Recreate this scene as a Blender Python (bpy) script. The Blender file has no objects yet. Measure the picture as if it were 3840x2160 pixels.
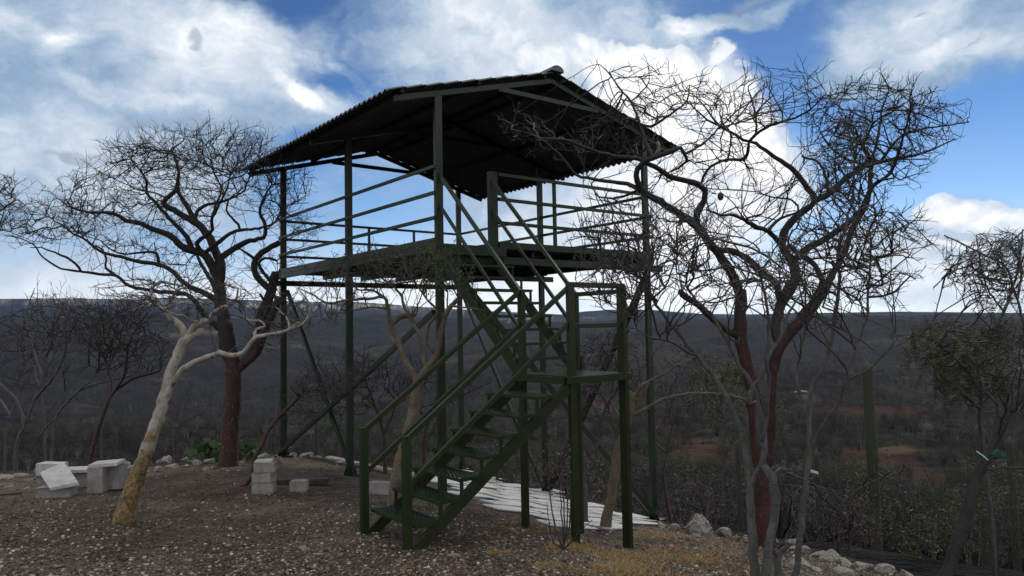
import bpy, bmesh, math, random
import numpy as np
from mathutils import Vector, Matrix, noise
R = math.radians
sc = bpy.context.scene
COL = sc.collection

# ------------------------------------------------------------------ camera
F_PX, PITCH, ROLL = 2814.85, 0.05549, 0.01867      # focal length in pixels of a 3840 px wide frame
cam = bpy.data.cameras.new('camera')
cam.sensor_width = 36.0
cam.lens = 36.0 * F_PX / 3840.0
cam.clip_start, cam.clip_end = 0.05, 60000
cam_o = bpy.data.objects.new('camera', cam)
COL.objects.link(cam_o)
cam_o.matrix_world = Matrix.Rotation(R(90) + PITCH, 4, 'X') @ Matrix.Rotation(-ROLL, 4, 'Z')
sc.camera = cam_o

def ray(x, y):
    """direction (with forward component about 1) of a photograph pixel"""
    c, s = math.cos(ROLL), math.sin(ROLL)
    X, Y = x - 1920.0, y - 1080.0
    a = c * X - s * Y
    b = s * X + c * Y
    zc = -b / F_PX
    return np.array([a / F_PX, math.cos(PITCH) - zc * math.sin(PITCH), math.sin(PITCH) + zc * math.cos(PITCH)])
def at(x, y, d):
    r = ray(x, y)
    return r * (d / r[1])
def azel(x, y):
    r = ray(x, y)
    return math.atan2(r[0], r[1]), math.atan2(r[2], math.hypot(r[0], r[1]))

# ------------------------------------------------------------------ light
SUN_EL, SUN_AZ = R(42), R(24)          # azimuth to the right of the view axis
sun = bpy.data.lights.new('sun', 'SUN')
sun.energy = 1.0; sun.angle = R(12); sun.color = (1.0, 0.92, 0.82)
sun_o = bpy.data.objects.new('sun', sun); COL.objects.link(sun_o)
sdir = Vector((math.sin(SUN_AZ) * math.cos(SUN_EL), math.cos(SUN_AZ) * math.cos(SUN_EL), math.sin(SUN_EL)))
sun_o.rotation_euler = sdir.to_track_quat('Z', 'Y').to_euler()
sc.view_settings.view_transform = 'Standard'
sc.view_settings.look = 'None'
sc.view_settings.exposure = 0.4
sc.view_settings.gamma = 1.0
sc.cycles.max_bounces = 5
sc.cycles.diffuse_bounces = 3
sc.cycles.glossy_bounces = 2
sc.cycles.volume_bounces = 0
sc.cycles.transparent_max_bounces = 8

# ------------------------------------------------------------------ node helper
class NT:
    def __init__(s, tree):
        s.t = tree; s.n = tree.nodes; s.l = tree.links
    def new(s, typ, ins=None, **kw):
        n = s.n.new(typ)
        for k, v in kw.items(): setattr(n, k, v)
        if ins:
            for k, v in ins.items():
                sock = n.inputs[k]
                if hasattr(v, 'is_output'): s.l.new(v, sock)
                else: sock.default_value = v
        return n
    def math(s, op, a, b=0.0, c=0.0, clamp=False):
        return s.new('ShaderNodeMath', {0: a, 1: b, 2: c}, operation=op, use_clamp=clamp).outputs[0]
    def vmath(s, op, a, b=(0, 0, 0)):
        return s.new('ShaderNodeVectorMath', {0: a, 1: b}, operation=op).outputs[0]
    def mix(s, fac, a, b, blend='MIX'):
        n = s.new('ShaderNodeMix', data_type='RGBA', blend_type=blend)
        for k, v in ((0, fac), (6, a), (7, b)):
            if hasattr(v, 'is_output'): s.l.new(v, n.inputs[k])
            else: n.inputs[k].default_value = v if k == 0 else (tuple(v) + (1,))[:4]
        return n.outputs[2]
    def noise(s, vec, scale, detail=4, rough=0.5, dist=0.0, out=0):
        n = s.new('ShaderNodeTexNoise', {'Scale': scale, 'Detail': detail, 'Roughness': rough, 'Distortion': dist})
        if vec is not None: s.l.new(vec, n.inputs['Vector'])
        return n.outputs[out]
    def ramp(s, fac, stops, interp='LINEAR'):
        n = s.new('ShaderNodeValToRGB', {0: fac})
        cr = n.color_ramp; cr.interpolation = interp
        while len(cr.elements) < len(stops): cr.elements.new(0.5)
        for e, (p, c) in zip(cr.elements, stops):
            e.position = p
            e.color = (c, c, c, 1) if isinstance(c, (int, float)) else tuple(c) + (1,)
        return n.outputs[0]
    def smooth(s, v, lo, hi):
        n = s.new('ShaderNodeMapRange', {0: v, 1: lo, 2: hi, 3: 0.0, 4: 1.0}, interpolation_type='SMOOTHSTEP')
        return n.outputs[0]

# ------------------------------------------------------------------ sky (world)
world = bpy.data.worlds.new('World'); sc.world = world
world.use_nodes = True
world.cycles.sampling_method = 'MANUAL'; world.cycles.sample_map_resolution = 512
wt = world.node_tree; wt.nodes.clear(); N = NT(wt)
gen = N.new('ShaderNodeTexCoord').outputs['Generated']
sep = N.new('ShaderNodeSeparateXYZ', {0: gen}).outputs
az = N.math('ARCTAN2', sep[0], sep[1])
hyp = N.math('SQRT', N.math('ADD', N.math('MULTIPLY', sep[0], sep[0]), N.math('MULTIPLY', sep[1], sep[1])))
el = N.math('ARCTAN2', sep[2], hyp)
sky = N.new('ShaderNodeTexSky', sky_type='NISHITA', sun_disc=False, sun_elevation=SUN_EL, sun_rotation=SUN_AZ,
            altitude=1200, air_density=1.0, dust_density=0.6, ozone_density=2.5).outputs[0]
P = N.new('ShaderNodeCombineXYZ', {0: az, 1: el, 2: 0.0}).outputs[0]
# domain warps
def warp(vec, scale, amp, detail=4, sy=1.0):
    v = N.vmath('MULTIPLY', vec, (1, sy, 1))
    nz = N.noise(v, scale, detail, 0.55, out=1)
    d = N.vmath('MULTIPLY', N.vmath('SUBTRACT', nz, (0.5, 0.5, 0.5)), (amp, amp, 0))
    return N.vmath('ADD', vec, d)
Pw = warp(P, 4.0, 0.20, 7, 1.3)      # wispy layer
Pc = warp(P, 11.0, 0.06, 8)          # cumulus layer
Ps = warp(P, 16.0, 0.05, 6, 1.6)     # small wisps
def blobs(vec, lst, flat=1.7):
    tot = 0.0
    for (px, py, rx, ry, rot, s_) in lst:
        a, e = azel(px, py)
        m = N.new('ShaderNodeMapping', {0: vec, 1: (a, e, 0), 2: (0, 0, R(rot)), 3: (rx / F_PX, ry / F_PX, 1)}, vector_type='TEXTURE').outputs[0]
        g = N.new('ShaderNodeTexGradient', {0: m}, gradient_type='SPHERICAL').outputs[1]
        if flat != 1: g = N.math('MULTIPLY', g, flat, clamp=True)
        tot = N.math('MULTIPLY_ADD', g, s_, tot)
    return tot
SOFT = [  # soft veils and banks:  px, py, rx, ry, rot, strength
    (470, 120, 640, 360, 0, 1.1), (800, 230, 260, 220, 0, .6), (60, 330, 430, 380, 0, .8), (600, 440, 620, 130, 3, .9), (1130, 430, 270, 110, 8, .75),
    (250, 600, 700, 260, 0, .75), (500, 830, 900, 220, 0, .40), (1100, 560, 420, 160, 0, .35), (950, 60, 160, 120, 0, .2), (1900, 1110, 2900, 120, 0, 1.2), (150, 985, 450, 50, 0, .5),
    (1690, 170, 420, 340, 0, 1.0), (2080, 90, 560, 300, 0, 1.0), (2420, 420, 430, 330, 0, .9), (2680, 700, 400, 300, 0, 1.0), (2250, 820, 700, 330, 0, 1.0), (1950, 600, 500, 220, 0, .5),
    (1500, 760, 420, 240, 0, .35), (1075, 392, 95, 55, -38, 1.0), (1290, 290, 30, 140, 40, .28), (1180, 120, 330, 130, 20, .35),
    (3440, 100, 440, 250, 0, 1.1), (3780, 120, 380, 200, 0, .9), (3180, 270, 300, 60, 10, .35), (2570, 95, 120, 60, 0, .9), (2640, 196, 70, 32, 35, .8), (2706, 262, 36, 17, 0, .8), (2790, 25, 330, 50, 5, .8),
    (3600, 930, 480, 200, 0, .85), (3250, 1060, 650, 150, 0, .8)]
CUM = [   # crisp bright cumulus
    (2040, 230, 150, 85, 0, .8), (2190, 190, 170, 90, 0, .9), (2390, 270, 230, 120, 0, 1.0), (2530, 235, 120, 90, 0, 1.0), (2620, 390, 210, 160, 0, 1.0), (2790, 350, 95, 60, 0, .8),
    (2740, 500, 220, 170, 0, 1.0), (2620, 640, 350, 260, 0, 1.0), (2880, 700, 130, 150, 0, .8), (2420, 430, 260, 170, 0, .9),
    (3550, 775, 95, 62, 0, 1.0), (3650, 800, 130, 58, 0, 1.0), (3760, 825, 130, 46, 0, .9), (3480, 820, 60, 36, 0, .7), (3480, 893, 45, 15, 0, .9), (3640, 895, 120, 18, 0, .9)]
BRI = [   # where they glow
    (830, 200, 360, 300, 0, .50), (640, 60, 480, 190, 0, .28), (1800, 150, 460, 260, 0, .30), (350, 620, 500, 200, 0, .2), (335, 235, 110, 85, 50, .55), (150, 90, 260, 70, -25, .35), (520, 405, 330, 45, 0, .35), (1140, 410, 200, 80, 0, .35), (1075, 392, 110, 70, -38, .6),
    (2250, 300, 560, 300, 0, .40), (2600, 620, 560, 420, 0, .75), (2350, 930, 1100, 280, 0, .50), (1900, 1120, 2900, 130, 0, .60), (1800, 60, 300, 120, 0, .30),
    (3380, 60, 330, 140, 0, .45), (3620, 215, 330, 60, -8, .40), (2570, 90, 120, 50, 0, .5), (3640, 960, 380, 60, 0, .3), (300, 640, 500, 160, 0, .25), (2650, 195, 90, 50, 30, .5)]
DRK = [   # grey wisps
    (742, 145, 50, 34, -30, 1.2), (280, 577, 150, 24, -8, .9), (560, 470, 260, 34, 4, .7), (900, 470, 200, 45, 8, .6), (3450, 52, 40, 10, 0, .8), (3650, 142, 60, 12, 25, .6),
    (3700, 880, 160, 26, 0, .6), (3520, 950, 260, 30, 0, .5), (2800, 40, 260, 40, 5, .7), (400, 540, 160, 30, 0, .4)]
n_w = N.noise(N.vmath('MULTIPLY', Pw, (1, 1.6, 1)), 6.5, 10, 0.64, 0.2)
n_d = N.noise(N.vmath('MULTIPLY', Ps, (1, 1.5, 1)), 22.0, 8, 0.62, 0.2)
n_c = N.noise(Pc, 17.0, 6, 0.62)
soft = N.math('ADD', blobs(Pw, SOFT), N.math('MULTIPLY', N.math('SUBTRACT', n_w, 0.5), 1.7))
# unseen cloud cover added overhead and behind so the light is less blue
far = N.math('MAXIMUM', N.smooth(el, .42, .75), N.smooth(N.math('ABSOLUTE', az), .75, 1.1))
soft = N.math('ADD', soft, N.math('MULTIPLY', far, .8))
soft = N.smooth(soft, -0.02, 0.85)
cumv = N.math('ADD', blobs(Pc, CUM), N.math('MULTIPLY', N.math('SUBTRACT', n_c, 0.5), 1.1))
cum = N.smooth(cumv, 0.30, 0.52)
bri = blobs(Pw, BRI)
drk = N.smooth(N.math('ADD', blobs(Ps, DRK, 1), N.math('MULTIPLY', N.math('SUBTRACT', n_c, 0.5), 0.35)), 0.15, 0.75)
# clear sky: Nishita, deepened towards the top as in the photograph
tint = N.ramp(N.smooth(el, 0.0, 0.42), [(0.0, (.62, .70, .82)), (0.35, (.48, .62, .76)), (0.7, (.30, .48, .66)), (1.0, (.23, .36, .50))])
skyc = N.mix(1.0, N.mix(1.0, sky, tint, 'MULTIPLY'), (0.105,) * 3, 'MULTIPLY')
vb = N.math('ADD', N.math('MULTIPLY', bri, 0.8), N.math('MULTIPLY', N.math('SUBTRACT', n_w, 0.42), 1.0))
vb = N.math('ADD', vb, N.math('MULTIPLY', N.math('SUBTRACT', n_d, 0.5), .75))
vb = N.math('ADD', vb, N.math('MULTIPLY', far, .35))
vcol = N.ramp(vb, [(0.0, (.23, .33, .46)), (0.25, (.36, .45, .56)), (0.5, (.54, .60, .67)), (0.78, (.80, .82, .83)), (1.0, (.90, .90, .88))])
cb = N.math('ADD', N.math('MULTIPLY', cumv, 0.22), N.math('MULTIPLY', N.noise(Pc, 21.0, 6, 0.6, 0.2), 0.9))
ccol = N.ramp(cb, [(0.42, (.44, .50, .58)), (0.58, (.60, .65, .71)), (0.72, (.84, .84, .83)), (0.84, (.98, .96, .92)), (0.98, (.70, .74, .79))])
out = N.mix(N.math('MULTIPLY', soft, 0.95), skyc, vcol)
out = N.mix(N.math('MULTIPLY', cum, 0.92), out, ccol)
out = N.mix(N.math('MULTIPLY', drk, 0.65), out, (.24, .30, .38))
out = N.mix(N.math('MULTIPLY', far, .55), out, (.84, .79, .73))  # warm tint on the added out-of-view cloud, to warm its fill light
# bright milky band along the horizon
hor = N.smooth(el, 0.16, 0.0)
out = N.mix(N.math('MULTIPLY', hor, .45), out, (.92, .96, 1.0))
bg = N.new('ShaderNodeBackground', {0: out, 1: 1.0})
wo = N.new('ShaderNodeOutputWorld', {0: bg.outputs[0]})

# ------------------------------------------------------------------ object helpers
def tag(o, label=None, cat=None, group=None, kind=None):
    if label: o['label'] = label
    if cat: o['category'] = cat
    if group: o['group'] = group
    if kind: o['kind'] = kind
    return o
def empty(name, loc, rz=0.0):
    o = bpy.data.objects.new(name, None); COL.objects.link(o)
    o.empty_display_size = 0.2
    o.location = loc; o.rotation_euler = (0, 0, rz)
    return o
def link(name, me, mat=None, parent=None):
    o = bpy.data.objects.new(name, me); COL.objects.link(o)
    if mat: me.materials.append(mat)
    if parent: o.parent = parent
    return o
class MB:
    """collects shapes into one mesh"""
    def __init__(s): s.v = []; s.f = []; s.n = 0
    def add(s, v, f):
        s.v.append(np.asarray(v, float)); s.f += [tuple(i + s.n for i in q) for q in f]; s.n += len(v)
    def box(s, lo, hi):
        x0, y0, z0 = lo; x1, y1, z1 = hi
        s.add([(x0, y0, z0), (x1, y0, z0), (x1, y1, z0), (x0, y1, z0), (x0, y0, z1), (x1, y0, z1), (x1, y1, z1), (x0, y1, z1)],
              [(0, 3, 2, 1), (4, 5, 6, 7), (0, 1, 5, 4), (1, 2, 6, 5), (2, 3, 7, 6), (3, 0, 4, 7)])
    def beam(s, p0, p1, w, h, up=(0, 0, 1), ch=0.0):
        """box beam from p0 to p1, w across, h along the up side, optional chamfer"""
        p0, p1 = np.array(p0, float), np.array(p1, float)
        d = p1 - p0; d /= np.linalg.norm(d)
        u = np.array(up, float)
        if abs(d @ u) > 0.98: u = np.array((0, 1.0, 0))
        x = np.cross(d, u); x /= np.linalg.norm(x); y = np.cross(x, d)
        a, b = w / 2, h / 2
        if ch > 0:
            c = ch
            ring = [(-a + c, -b), (a - c, -b), (a, -b + c), (a, b - c), (a - c, b), (-a + c, b), (-a, b - c), (-a, -b + c)]
        else: ring = [(-a, -b), (a, -b), (a, b), (-a, b)]
        k = len(ring)
        v = [p0 + x * i + y * j for i, j in ring] + [p1 + x * i + y * j for i, j in ring]
        f = [(i, (i + 1) % k, k + (i + 1) % k, k + i) for i in range(k)]
        f += [tuple(range(k))[::-1], tuple(range(k, 2 * k))]
        s.add(v, f)
    def build(s, name, mat=None, parent=None, smooth=False):
        me = bpy.data.meshes.new(name)
        v = np.concatenate(s.v) if s.v else np.zeros((0, 3))
        me.from_pydata(v.tolist(), [], s.f)
        if smooth: me.shade_smooth()
        me.update()
        return link(name, me, mat, parent)

# ------------------------------------------------------------------ materials
def mat(name, fn):
    m = bpy.data.materials.new(name); m.use_nodes = True
    t = m.node_tree; t.nodes.clear(); n = NT(t)
    b = n.new('ShaderNodeBsdfPrincipled'); o = n.new('ShaderNodeOutputMaterial', {0: b.outputs[0]})
    n.obj = n.new('ShaderNodeTexCoord').outputs['Object']
    n.b = b; n.o = o
    n.set = lambda k, v: (n.l.new(v, b.inputs[k]) if hasattr(v, 'is_output') else setattr(b.inputs[k], 'default_value', (tuple(v) + (1,))[:4] if isinstance(v, (tuple, list)) else v))
    def bump(h, strength=0.4, dist=0.02):
        bn = n.new('ShaderNodeBump', {'Height': h, 'Strength': strength, 'Distance': dist})
        n.l.new(bn.outputs[0], b.inputs['Normal'])
    n.bump = bump
    fn(n); return m
def paint(c0, c1, rough=0.38):
    def fn(n):
        a = n.noise(n.obj, 3.0, 6, 0.6); f = n.noise(n.obj, 40, 4, 0.6)
        col = n.mix(n.smooth(a, .35, .7), c0, c1)
        chips = n.smooth(n.noise(n.obj, 22, 5, 0.7), .66, .72)
        col = n.mix(n.math('MULTIPLY', chips, .7), col, (.060, .036, .020))
        n.set('Base Color', col); n.set('Roughness', n.math('ADD', rough, n.math('MULTIPLY', a, .25)))
        n.set('Specular IOR Level', .38)
        n.bump(f, .12, .004)
    return fn
M = {}
M['paint'] = mat('green_steel_paint', paint((.008, .019, .008), (.014, .028, .012), .30))
M['paint_low'] = mat('green_stair_paint', paint((.007, .018, .002), (.013, .027, .003), .30))
M['roof'] = mat('green_roof_sheet', paint((.075, .090, .095), (.11, .125, .125), .5))
M['under'] = mat('dark_deck_floor', paint((.010, .016, .012), (.020, .028, .022), .7))
def stone(n):
    a = n.noise(n.obj, 6, 8, .65); c = n.noise(n.obj, 45, 5, .6)
    n.set('Base Color', n.ramp(a, [(.32, (.08, .072, .064)), (.46, (.20, .185, .165)), (.62, (.34, .325, .30))]))
    n.set('Roughness', .95); n.bump(n.math('ADD', a, n.math('MULTIPLY', c, .3)), .7, .03)
M['stone'] = mat('limestone', stone)
def concrete(n):
    a = n.noise(n.obj, 9, 6, .6); c = n.noise(n.obj, 90, 4, .7)
    col = n.ramp(a, [(.3, (.19, .185, .175)), (.7, (.34, .33, .315))])
    n.set('Base Color', n.mix(n.smooth(c, .55, .75), col, (.12, .12, .115)))
    n.set('Roughness', .95); n.bump(c, .6, .01)
M['concrete'] = mat('concrete', concrete)
def slab(n):
    a = n.noise(n.obj, 7, 7, .65); c = n.noise(n.obj, 60, 5, .7)
    col = n.ramp(a, [(.3, (.30, .30, .29)), (.6, (.50, .50, .49))])
    n.set('Base Color', n.mix(n.smooth(n.noise(n.obj, 18, 4, .7), .62, .72), col, (.16, .15, .14)))
    n.set('Roughness', .8); n.bump(c, .3, .006)
M['slab'] = mat('pale_slab', slab)
def whitewash(n):
    a = n.noise(n.obj, 2.2, 7, .7); c = n.noise(n.obj, 30, 6, .7)
    col = n.mix(n.smooth(a, .54, .66), (.56, .565, .57), (.26, .25, .235))
    n.set('Base Color', n.mix(n.smooth(c, .55, .66), col, (.15, .13, .11)))
    n.set('Roughness', .85); n.bump(c, .4, .008)
M['white'] = mat('whitewashed_flagstone', whitewash)
M['mortar'] = mat('worn_mortar', lambda n: (n.set('Base Color', n.ramp(n.noise(n.obj, 12, 7, .7), [(.3, (.05, .04, .034)), (.7, (.15, .135, .12))])), n.set('Roughness', 1.0)))
def bark(c0, c1, c2, scale=6.0, thr=.55, bumps=.5, upper=None, z0=1.2, z1=2.4):
    def fn(n):
        v = n.vmath('MULTIPLY', n.obj, (1.6, 1.6, .55))
        a = n.noise(v, scale, 7, .65, .4); c = n.noise(v, scale * 7, 5, .6)
        col = n.mix(n.smooth(a, .40, .60), c0, c1)
        rings = n.noise(n.vmath('MULTIPLY', n.obj, (3, 3, 26)), 2.2, 5, .7)
        col = n.mix(n.math('MULTIPLY', n.smooth(rings, .50, .64), .55), col, tuple(k * .38 for k in c1))
        col = n.mix(n.smooth(c, thr, thr + .14), col, c2)
        if upper:      # the red skin gives way to dark crusted bark higher up the limbs
            zz = n.new('ShaderNodeSeparateXYZ', {0: n.obj}).outputs[2]
            col = n.mix(n.smooth(n.math('ADD', zz, n.math('MULTIPLY', a, 1.2)), z0 + .6, z1 + .6), col, n.mix(c, (upper[0] * .6, upper[1] * .6, upper[2] * .6), upper))
        n.set('Base Color', col); n.set('Roughness', .75)
        n.bump(n.math('ADD', n.math('ADD', n.math('MULTIPLY', a, .8), c), n.math('MULTIPLY', rings, .5)), bumps, .022)
    return fn
M['bark_red'] = mat('red_peeling_bark', bark((.052, .013, .011), (.026, .013, .012), (.15, .11, .10), 4, .56, upper=(.018, .014, .013), z0=1.6, z1=2.6))
M['bark_redbright'] = mat('bright_red_bark', bark((.060, .012, .010), (.026, .011, .010), (.12, .065, .055), 4, .56, upper=(.022, .016, .014), z0=2.0, z1=3.4))
M['bark_dark'] = mat('dark_limb_bark', bark((.035, .026, .024), (.055, .042, .038), (.10, .07, .06), 6))
M['bark_grey'] = mat('grey_bark', bark((.050, .049, .048), (.088, .086, .083), (.020, .019, .018), 9, .56))
M['twig'] = mat('dark_twig_bark', bark((.013, .011, .011), (.024, .020, .019), (.03, .024, .022), 6))
M['twig_grey'] = mat('grey_twig_bark', bark((.036, .032, .030), (.070, .064, .060), (.02, .02, .02), 6))
def bark_white(n):
    a = n.noise(n.vmath('MULTIPLY', n.obj, (1.5, 1.5, .8)), 7, 7, .6, .3)
    zz = n.new('ShaderNodeSeparateXYZ', {0: n.obj}).outputs[2]
    lowz = n.math('SUBTRACT', 1.0, n.smooth(n.math('ADD', zz, n.math('MULTIPLY', n.math('SUBTRACT', a, .5), 1.6)), .75, 1.35))
    pale = n.ramp(a, [(.34, (.15, .125, .09)), (.46, (.27, .25, .21)), (.6, (.36, .345, .31)), (.75, (.22, .19, .13))])
    peel = n.noise(n.obj, 26, 6, .7)
    lich = n.ramp(peel, [(.38, (.055, .034, .016)), (.48, (.14, .088, .034)), (.56, (.21, .14, .06)), (.66, (.40, .27, .10))])
    col = n.mix(lowz, pale, lich)
    col = n.mix(n.math('MULTIPLY', n.smooth(peel, .60, .66), .8), col, (.17, .085, .035))
    n.set('Base Color', n.mix(n.smooth(n.noise(n.obj, 13, 5, .6), .62, .67), col, (.04, .03, .02)))
    n.set('Roughness', .7); n.bump(peel, .5, .01)
M['bark_white'] = mat('pale_bark_with_ochre_lichen', bark_white)
M['bark_tan'] = mat('tan_papery_bark', bark((.090, .066, .040), (.150, .125, .090), (.026, .019, .013), 8, .54))
M['bark_yellow'] = mat('yellowish_bark', bark((.10, .083, .050), (.15, .128, .085), (.05, .04, .028), 8, .58))
def leafm(c0, c1, tr=.35):
    def fn(n):
        oi = n.new('ShaderNodeNewGeometry').outputs['Random Per Island']
        col = n.mix(oi, c0, c1)
        n.set('Base Color', col); n.set('Roughness', .6)
        t = n.new('ShaderNodeBsdfTranslucent', {0: col})
        m_ = n.new('ShaderNodeMixShader', {0: tr, 1: n.b.outputs[0], 2: t.outputs[0]})
        n.l.new(m_.outputs[0], n.o.inputs[0])
    return fn
M['leaf'] = mat('small_green_leaf', leafm((.045, .085, .018), (.10, .16, .03)))
M['leaf_dark'] = mat('dark_feathery_leaf', leafm((.028, .040, .014), (.075, .090, .032), .35))
M['leaf_pad'] = mat('broad_green_leaf', leafm((.022, .050, .014), (.050, .095, .025), .2))
M['leaf_dry'] = mat('dry_pale_leaf', leafm((.045, .034, .026), (.13, .105, .085), .2))
M['straw'] = mat('dry_straw', leafm((.22, .14, .05), (.46, .34, .16), .2))
M['litter'] = mat('brown_litter', leafm((.035, .022, .014), (.11, .07, .045), .1))
def pebm(n):
    oi = n.new('ShaderNodeNewGeometry').outputs['Random Per Island']
    a = n.noise(n.obj, 60, 4, .6)
    col = n.ramp(oi, [(0, (.06, .045, .036)), (.4, (.15, .125, .105)), (.8, (.34, .31, .28)), (1, (.60, .57, .53))])
    n.set('Base Color', n.mix(n.math('MULTIPLY', a, .5), col, (.12, .10, .09))); n.set('Roughness', .95)
M['pebble'] = mat('limestone_pebbles', pebm)
def cact(n):
    a = n.noise(n.obj, 8, 5, .6)
    n.set('Base Color', n.mix(a, (.030, .038, .024), (.070, .078, .052))); n.set('Roughness', .8)
M['cactus'] = mat('grey_green_cactus', cact)
M['spine'] = mat('pale_spines', lambda n: (n.set('Base Color', (.34, .32, .27)), n.set('Roughness', .8)))
M['wood'] = mat('dark_weathered_wood', bark((.035, .022, .015), (.06, .04, .028), (.02, .014, .01), 6))
M['ribbon'] = mat('pale_plastic', lambda n: (n.set('Base Color', n.mix(n.noise(n.obj, 9, 3, .5), (.50, .50, .48), (.66, .66, .64))), n.set('Roughness', .4)))
M['rag'] = mat('green_rag', lambda n: (n.set('Base Color', n.mix(n.noise(n.obj, 12, 4, .6), (.006, .045, .028), (.02, .10, .065))), n.set('Roughness', .8)))
M['pink'] = mat('pink_scrap', lambda n: (n.set('Base Color', n.mix(n.noise(n.obj, 40, 3, .6), (.55, .10, .22), (.7, .2, .32))), n.set('Roughness', .6)))
M['nest'] = mat('wasp_nest_paper', lambda n: (n.set('Base Color', n.mix(n.noise(n.obj, 30, 5, .6), (.03, .026, .022), (.07, .06, .05))), n.set('Roughness', .9)))

# ------------------------------------------------------------------ ground
PHI = 0.65874
CX, CY = -0.9395, 9.75
U_ = np.array([math.cos(PHI), math.sin(PHI)]); V_ = np.array([math.sin(PHI), -math.cos(PHI)])
LW, LL, LB = 3.972, 5.487, 2.678      # tower width, length, position of the middle row
CTRL = np.array([(-4.298, 14.089, -2.27), (-2.579, 11.867, -2.22), (-.939, 9.75, -2.19), (2.201, 12.181, -3.10), (.562, 14.299, -3.08), (-1.157, 16.52, -3.03),
    (.097, 8.398, -2.18), (.59, 7.761, -2.18), (.785, 8.93, -2.40), (1.164, 8.205, -2.37), (-1.431, 7.214, -1.88), (-.938, 6.577, -1.88),
    (-8, 12.5, -2.15), (-5.5, 8, -1.95), (-4, 5, -1.80), (-1, 3.5, -1.72), (0, 0, -1.65), (-6, 0, -1.6), (5, 0, -1.8), (3, 4, -2.0), (2.6, 6.5, -2.22), (0, -8, -1.5),
    (4, 8, -2.60), (-14, 8, -2.0), (10, -8, -1.8), (-10, -8, -1.5), (-12, 16, -2.5), (3.5, 10.5, -2.85), (6, 5, -2.45)])
def _k(r): return r
_n = len(CTRL)
_D = np.linalg.norm(CTRL[:, None, :2] - CTRL[None, :, :2], axis=2)
_A = np.zeros((_n + 3, _n + 3)); _A[:_n, :_n] = _k(_D) - np.eye(_n) * 0.15
_A[:_n, _n] = 1; _A[:_n, _n + 1:] = CTRL[:, :2]; _A[_n, :_n] = 1; _A[_n + 1:, :_n] = CTRL[:, :2].T
_w = np.linalg.solve(_A, np.concatenate([CTRL[:, 2], np.zeros(3)]))
def plateau(x, y):
    x = np.asarray(x, float); y = np.asarray(y, float)
    d = np.sqrt((x[..., None] - CTRL[:, 0]) ** 2 + (y[..., None] - CTRL[:, 1]) ** 2)
    return _k(d) @ _w[:_n] + _w[_n] + x * _w[_n + 1] + y * _w[_n + 2]
def on_ground(px, py, zoff=0.0, pl=None):
    """where the sight line of a photograph pixel meets the clearing"""
    r = ray(px, py); t = 8.0
    for _ in range(40):
        z = float(plateau(r[0] * t, r[1] * t)) + zoff
        t = 0.5 * t + 0.5 * (z / r[2])
    return np.array([r[0] * t, r[1] * t, z])
EDGE_PX = [(-900, 1800), (-500, 1790), (-200, 1775), (60, 1765), (250, 1765), (420, 1745), (620, 1738), (860, 1722), (1060, 1705), (1200, 1722), (1320, 1745), (1470, 1772), (1640, 1762),
           (1760, 1768), (1860, 1790), (2030, 1836), (2200, 1884), (2340, 1914), (2460, 1948), (2640, 1978), (2800, 2000), (2960, 2035), (3120, 2075), (3300, 2125), (3480, 2190), (3700, 2330)]
EDGE = np.array([on_ground(*p)[:2] for p in EDGE_PX])
EDGE = np.vstack([[(-30, -12)], [(-18, 2)], [(EDGE[0][0] - 3, EDGE[0][1] - 2)], EDGE, [(4.8, 3.4)], [(7, -2)], [(9, -12)]])
def edge_sd(x, y):
    """signed distance to the rim of the clearing: negative on it, positive beyond"""
    x = np.asarray(x, float); y = np.asarray(y, float)
    best = np.full(x.shape, 1e9); sign = np.ones(x.shape)
    inside = np.zeros(x.shape, bool)
    n = len(EDGE)
    for i in range(n):
        a = EDGE[i]; b = EDGE[(i + 1) % n]
        if i < n - 1:
            d = b - a; L2 = d @ d
            t = np.clip(((x - a[0]) * d[0] + (y - a[1]) * d[1]) / L2, 0, 1)
            dd = np.hypot(x - a[0] - t * d[0], y - a[1] - t * d[1])
            best = np.minimum(best, dd)
        cond = ((a[1] > y) != (b[1] > y))
        with np.errstate(divide='ignore', invalid='ignore'):
            xi = (b[0] - a[0]) * (y - a[1]) / (b[1] - a[1] + 1e-12) + a[0]
        inside ^= cond & (x < xi)
    return np.where(inside, -best, best)
rng = np.random.default_rng(7)
def vnoise(x, y, seed, scale):
    """cheap smooth value noise, vectorised"""
    r = np.random.default_rng(seed); T = r.random((256, 256))
    X = x / scale + 1000.3; Y = y / scale + 1000.7
    i = np.floor(X).astype(int); j = np.floor(Y).astype(int); fx = X - i; fy = Y - j
    fx = fx * fx * (3 - 2 * fx); fy = fy * fy * (3 - 2 * fy)
    g = lambda a, b: T[a % 256, b % 256]
    return (g(i, j) * (1 - fx) + g(i + 1, j) * fx) * (1 - fy) + (g(i, j + 1) * (1 - fx) + g(i + 1, j + 1) * fx) * fy - .5
def fbm(x, y, seed, scale, oct=5, gain=.5):
    t = 0; a = 1
    for o in range(oct):
        t = t + a * vnoise(x, y, seed + o, scale / 2 ** o); a *= gain
    return t
def ridged(x, y, seed, scale, oct=4):
    t = 0; a = 1
    for o in range(oct):
        t = t + a * (0.5 - 2 * np.abs(vnoise(x, y, seed + o, scale / 2 ** o))); a *= .5
    return t
VR = np.log(np.array([1, 12, 18, 26, 40, 70, 130, 250, 450, 800, 1300, 1900, 2500, 3000, 3400, 4200, 5600, 9000]))
VZ = np.array([-3.0, -3.3, -5.2, -8.5, -13.5, -22, -38, -60, -78, -86, -82, -60, -28, 0, 0, -60, -80, -80])
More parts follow.
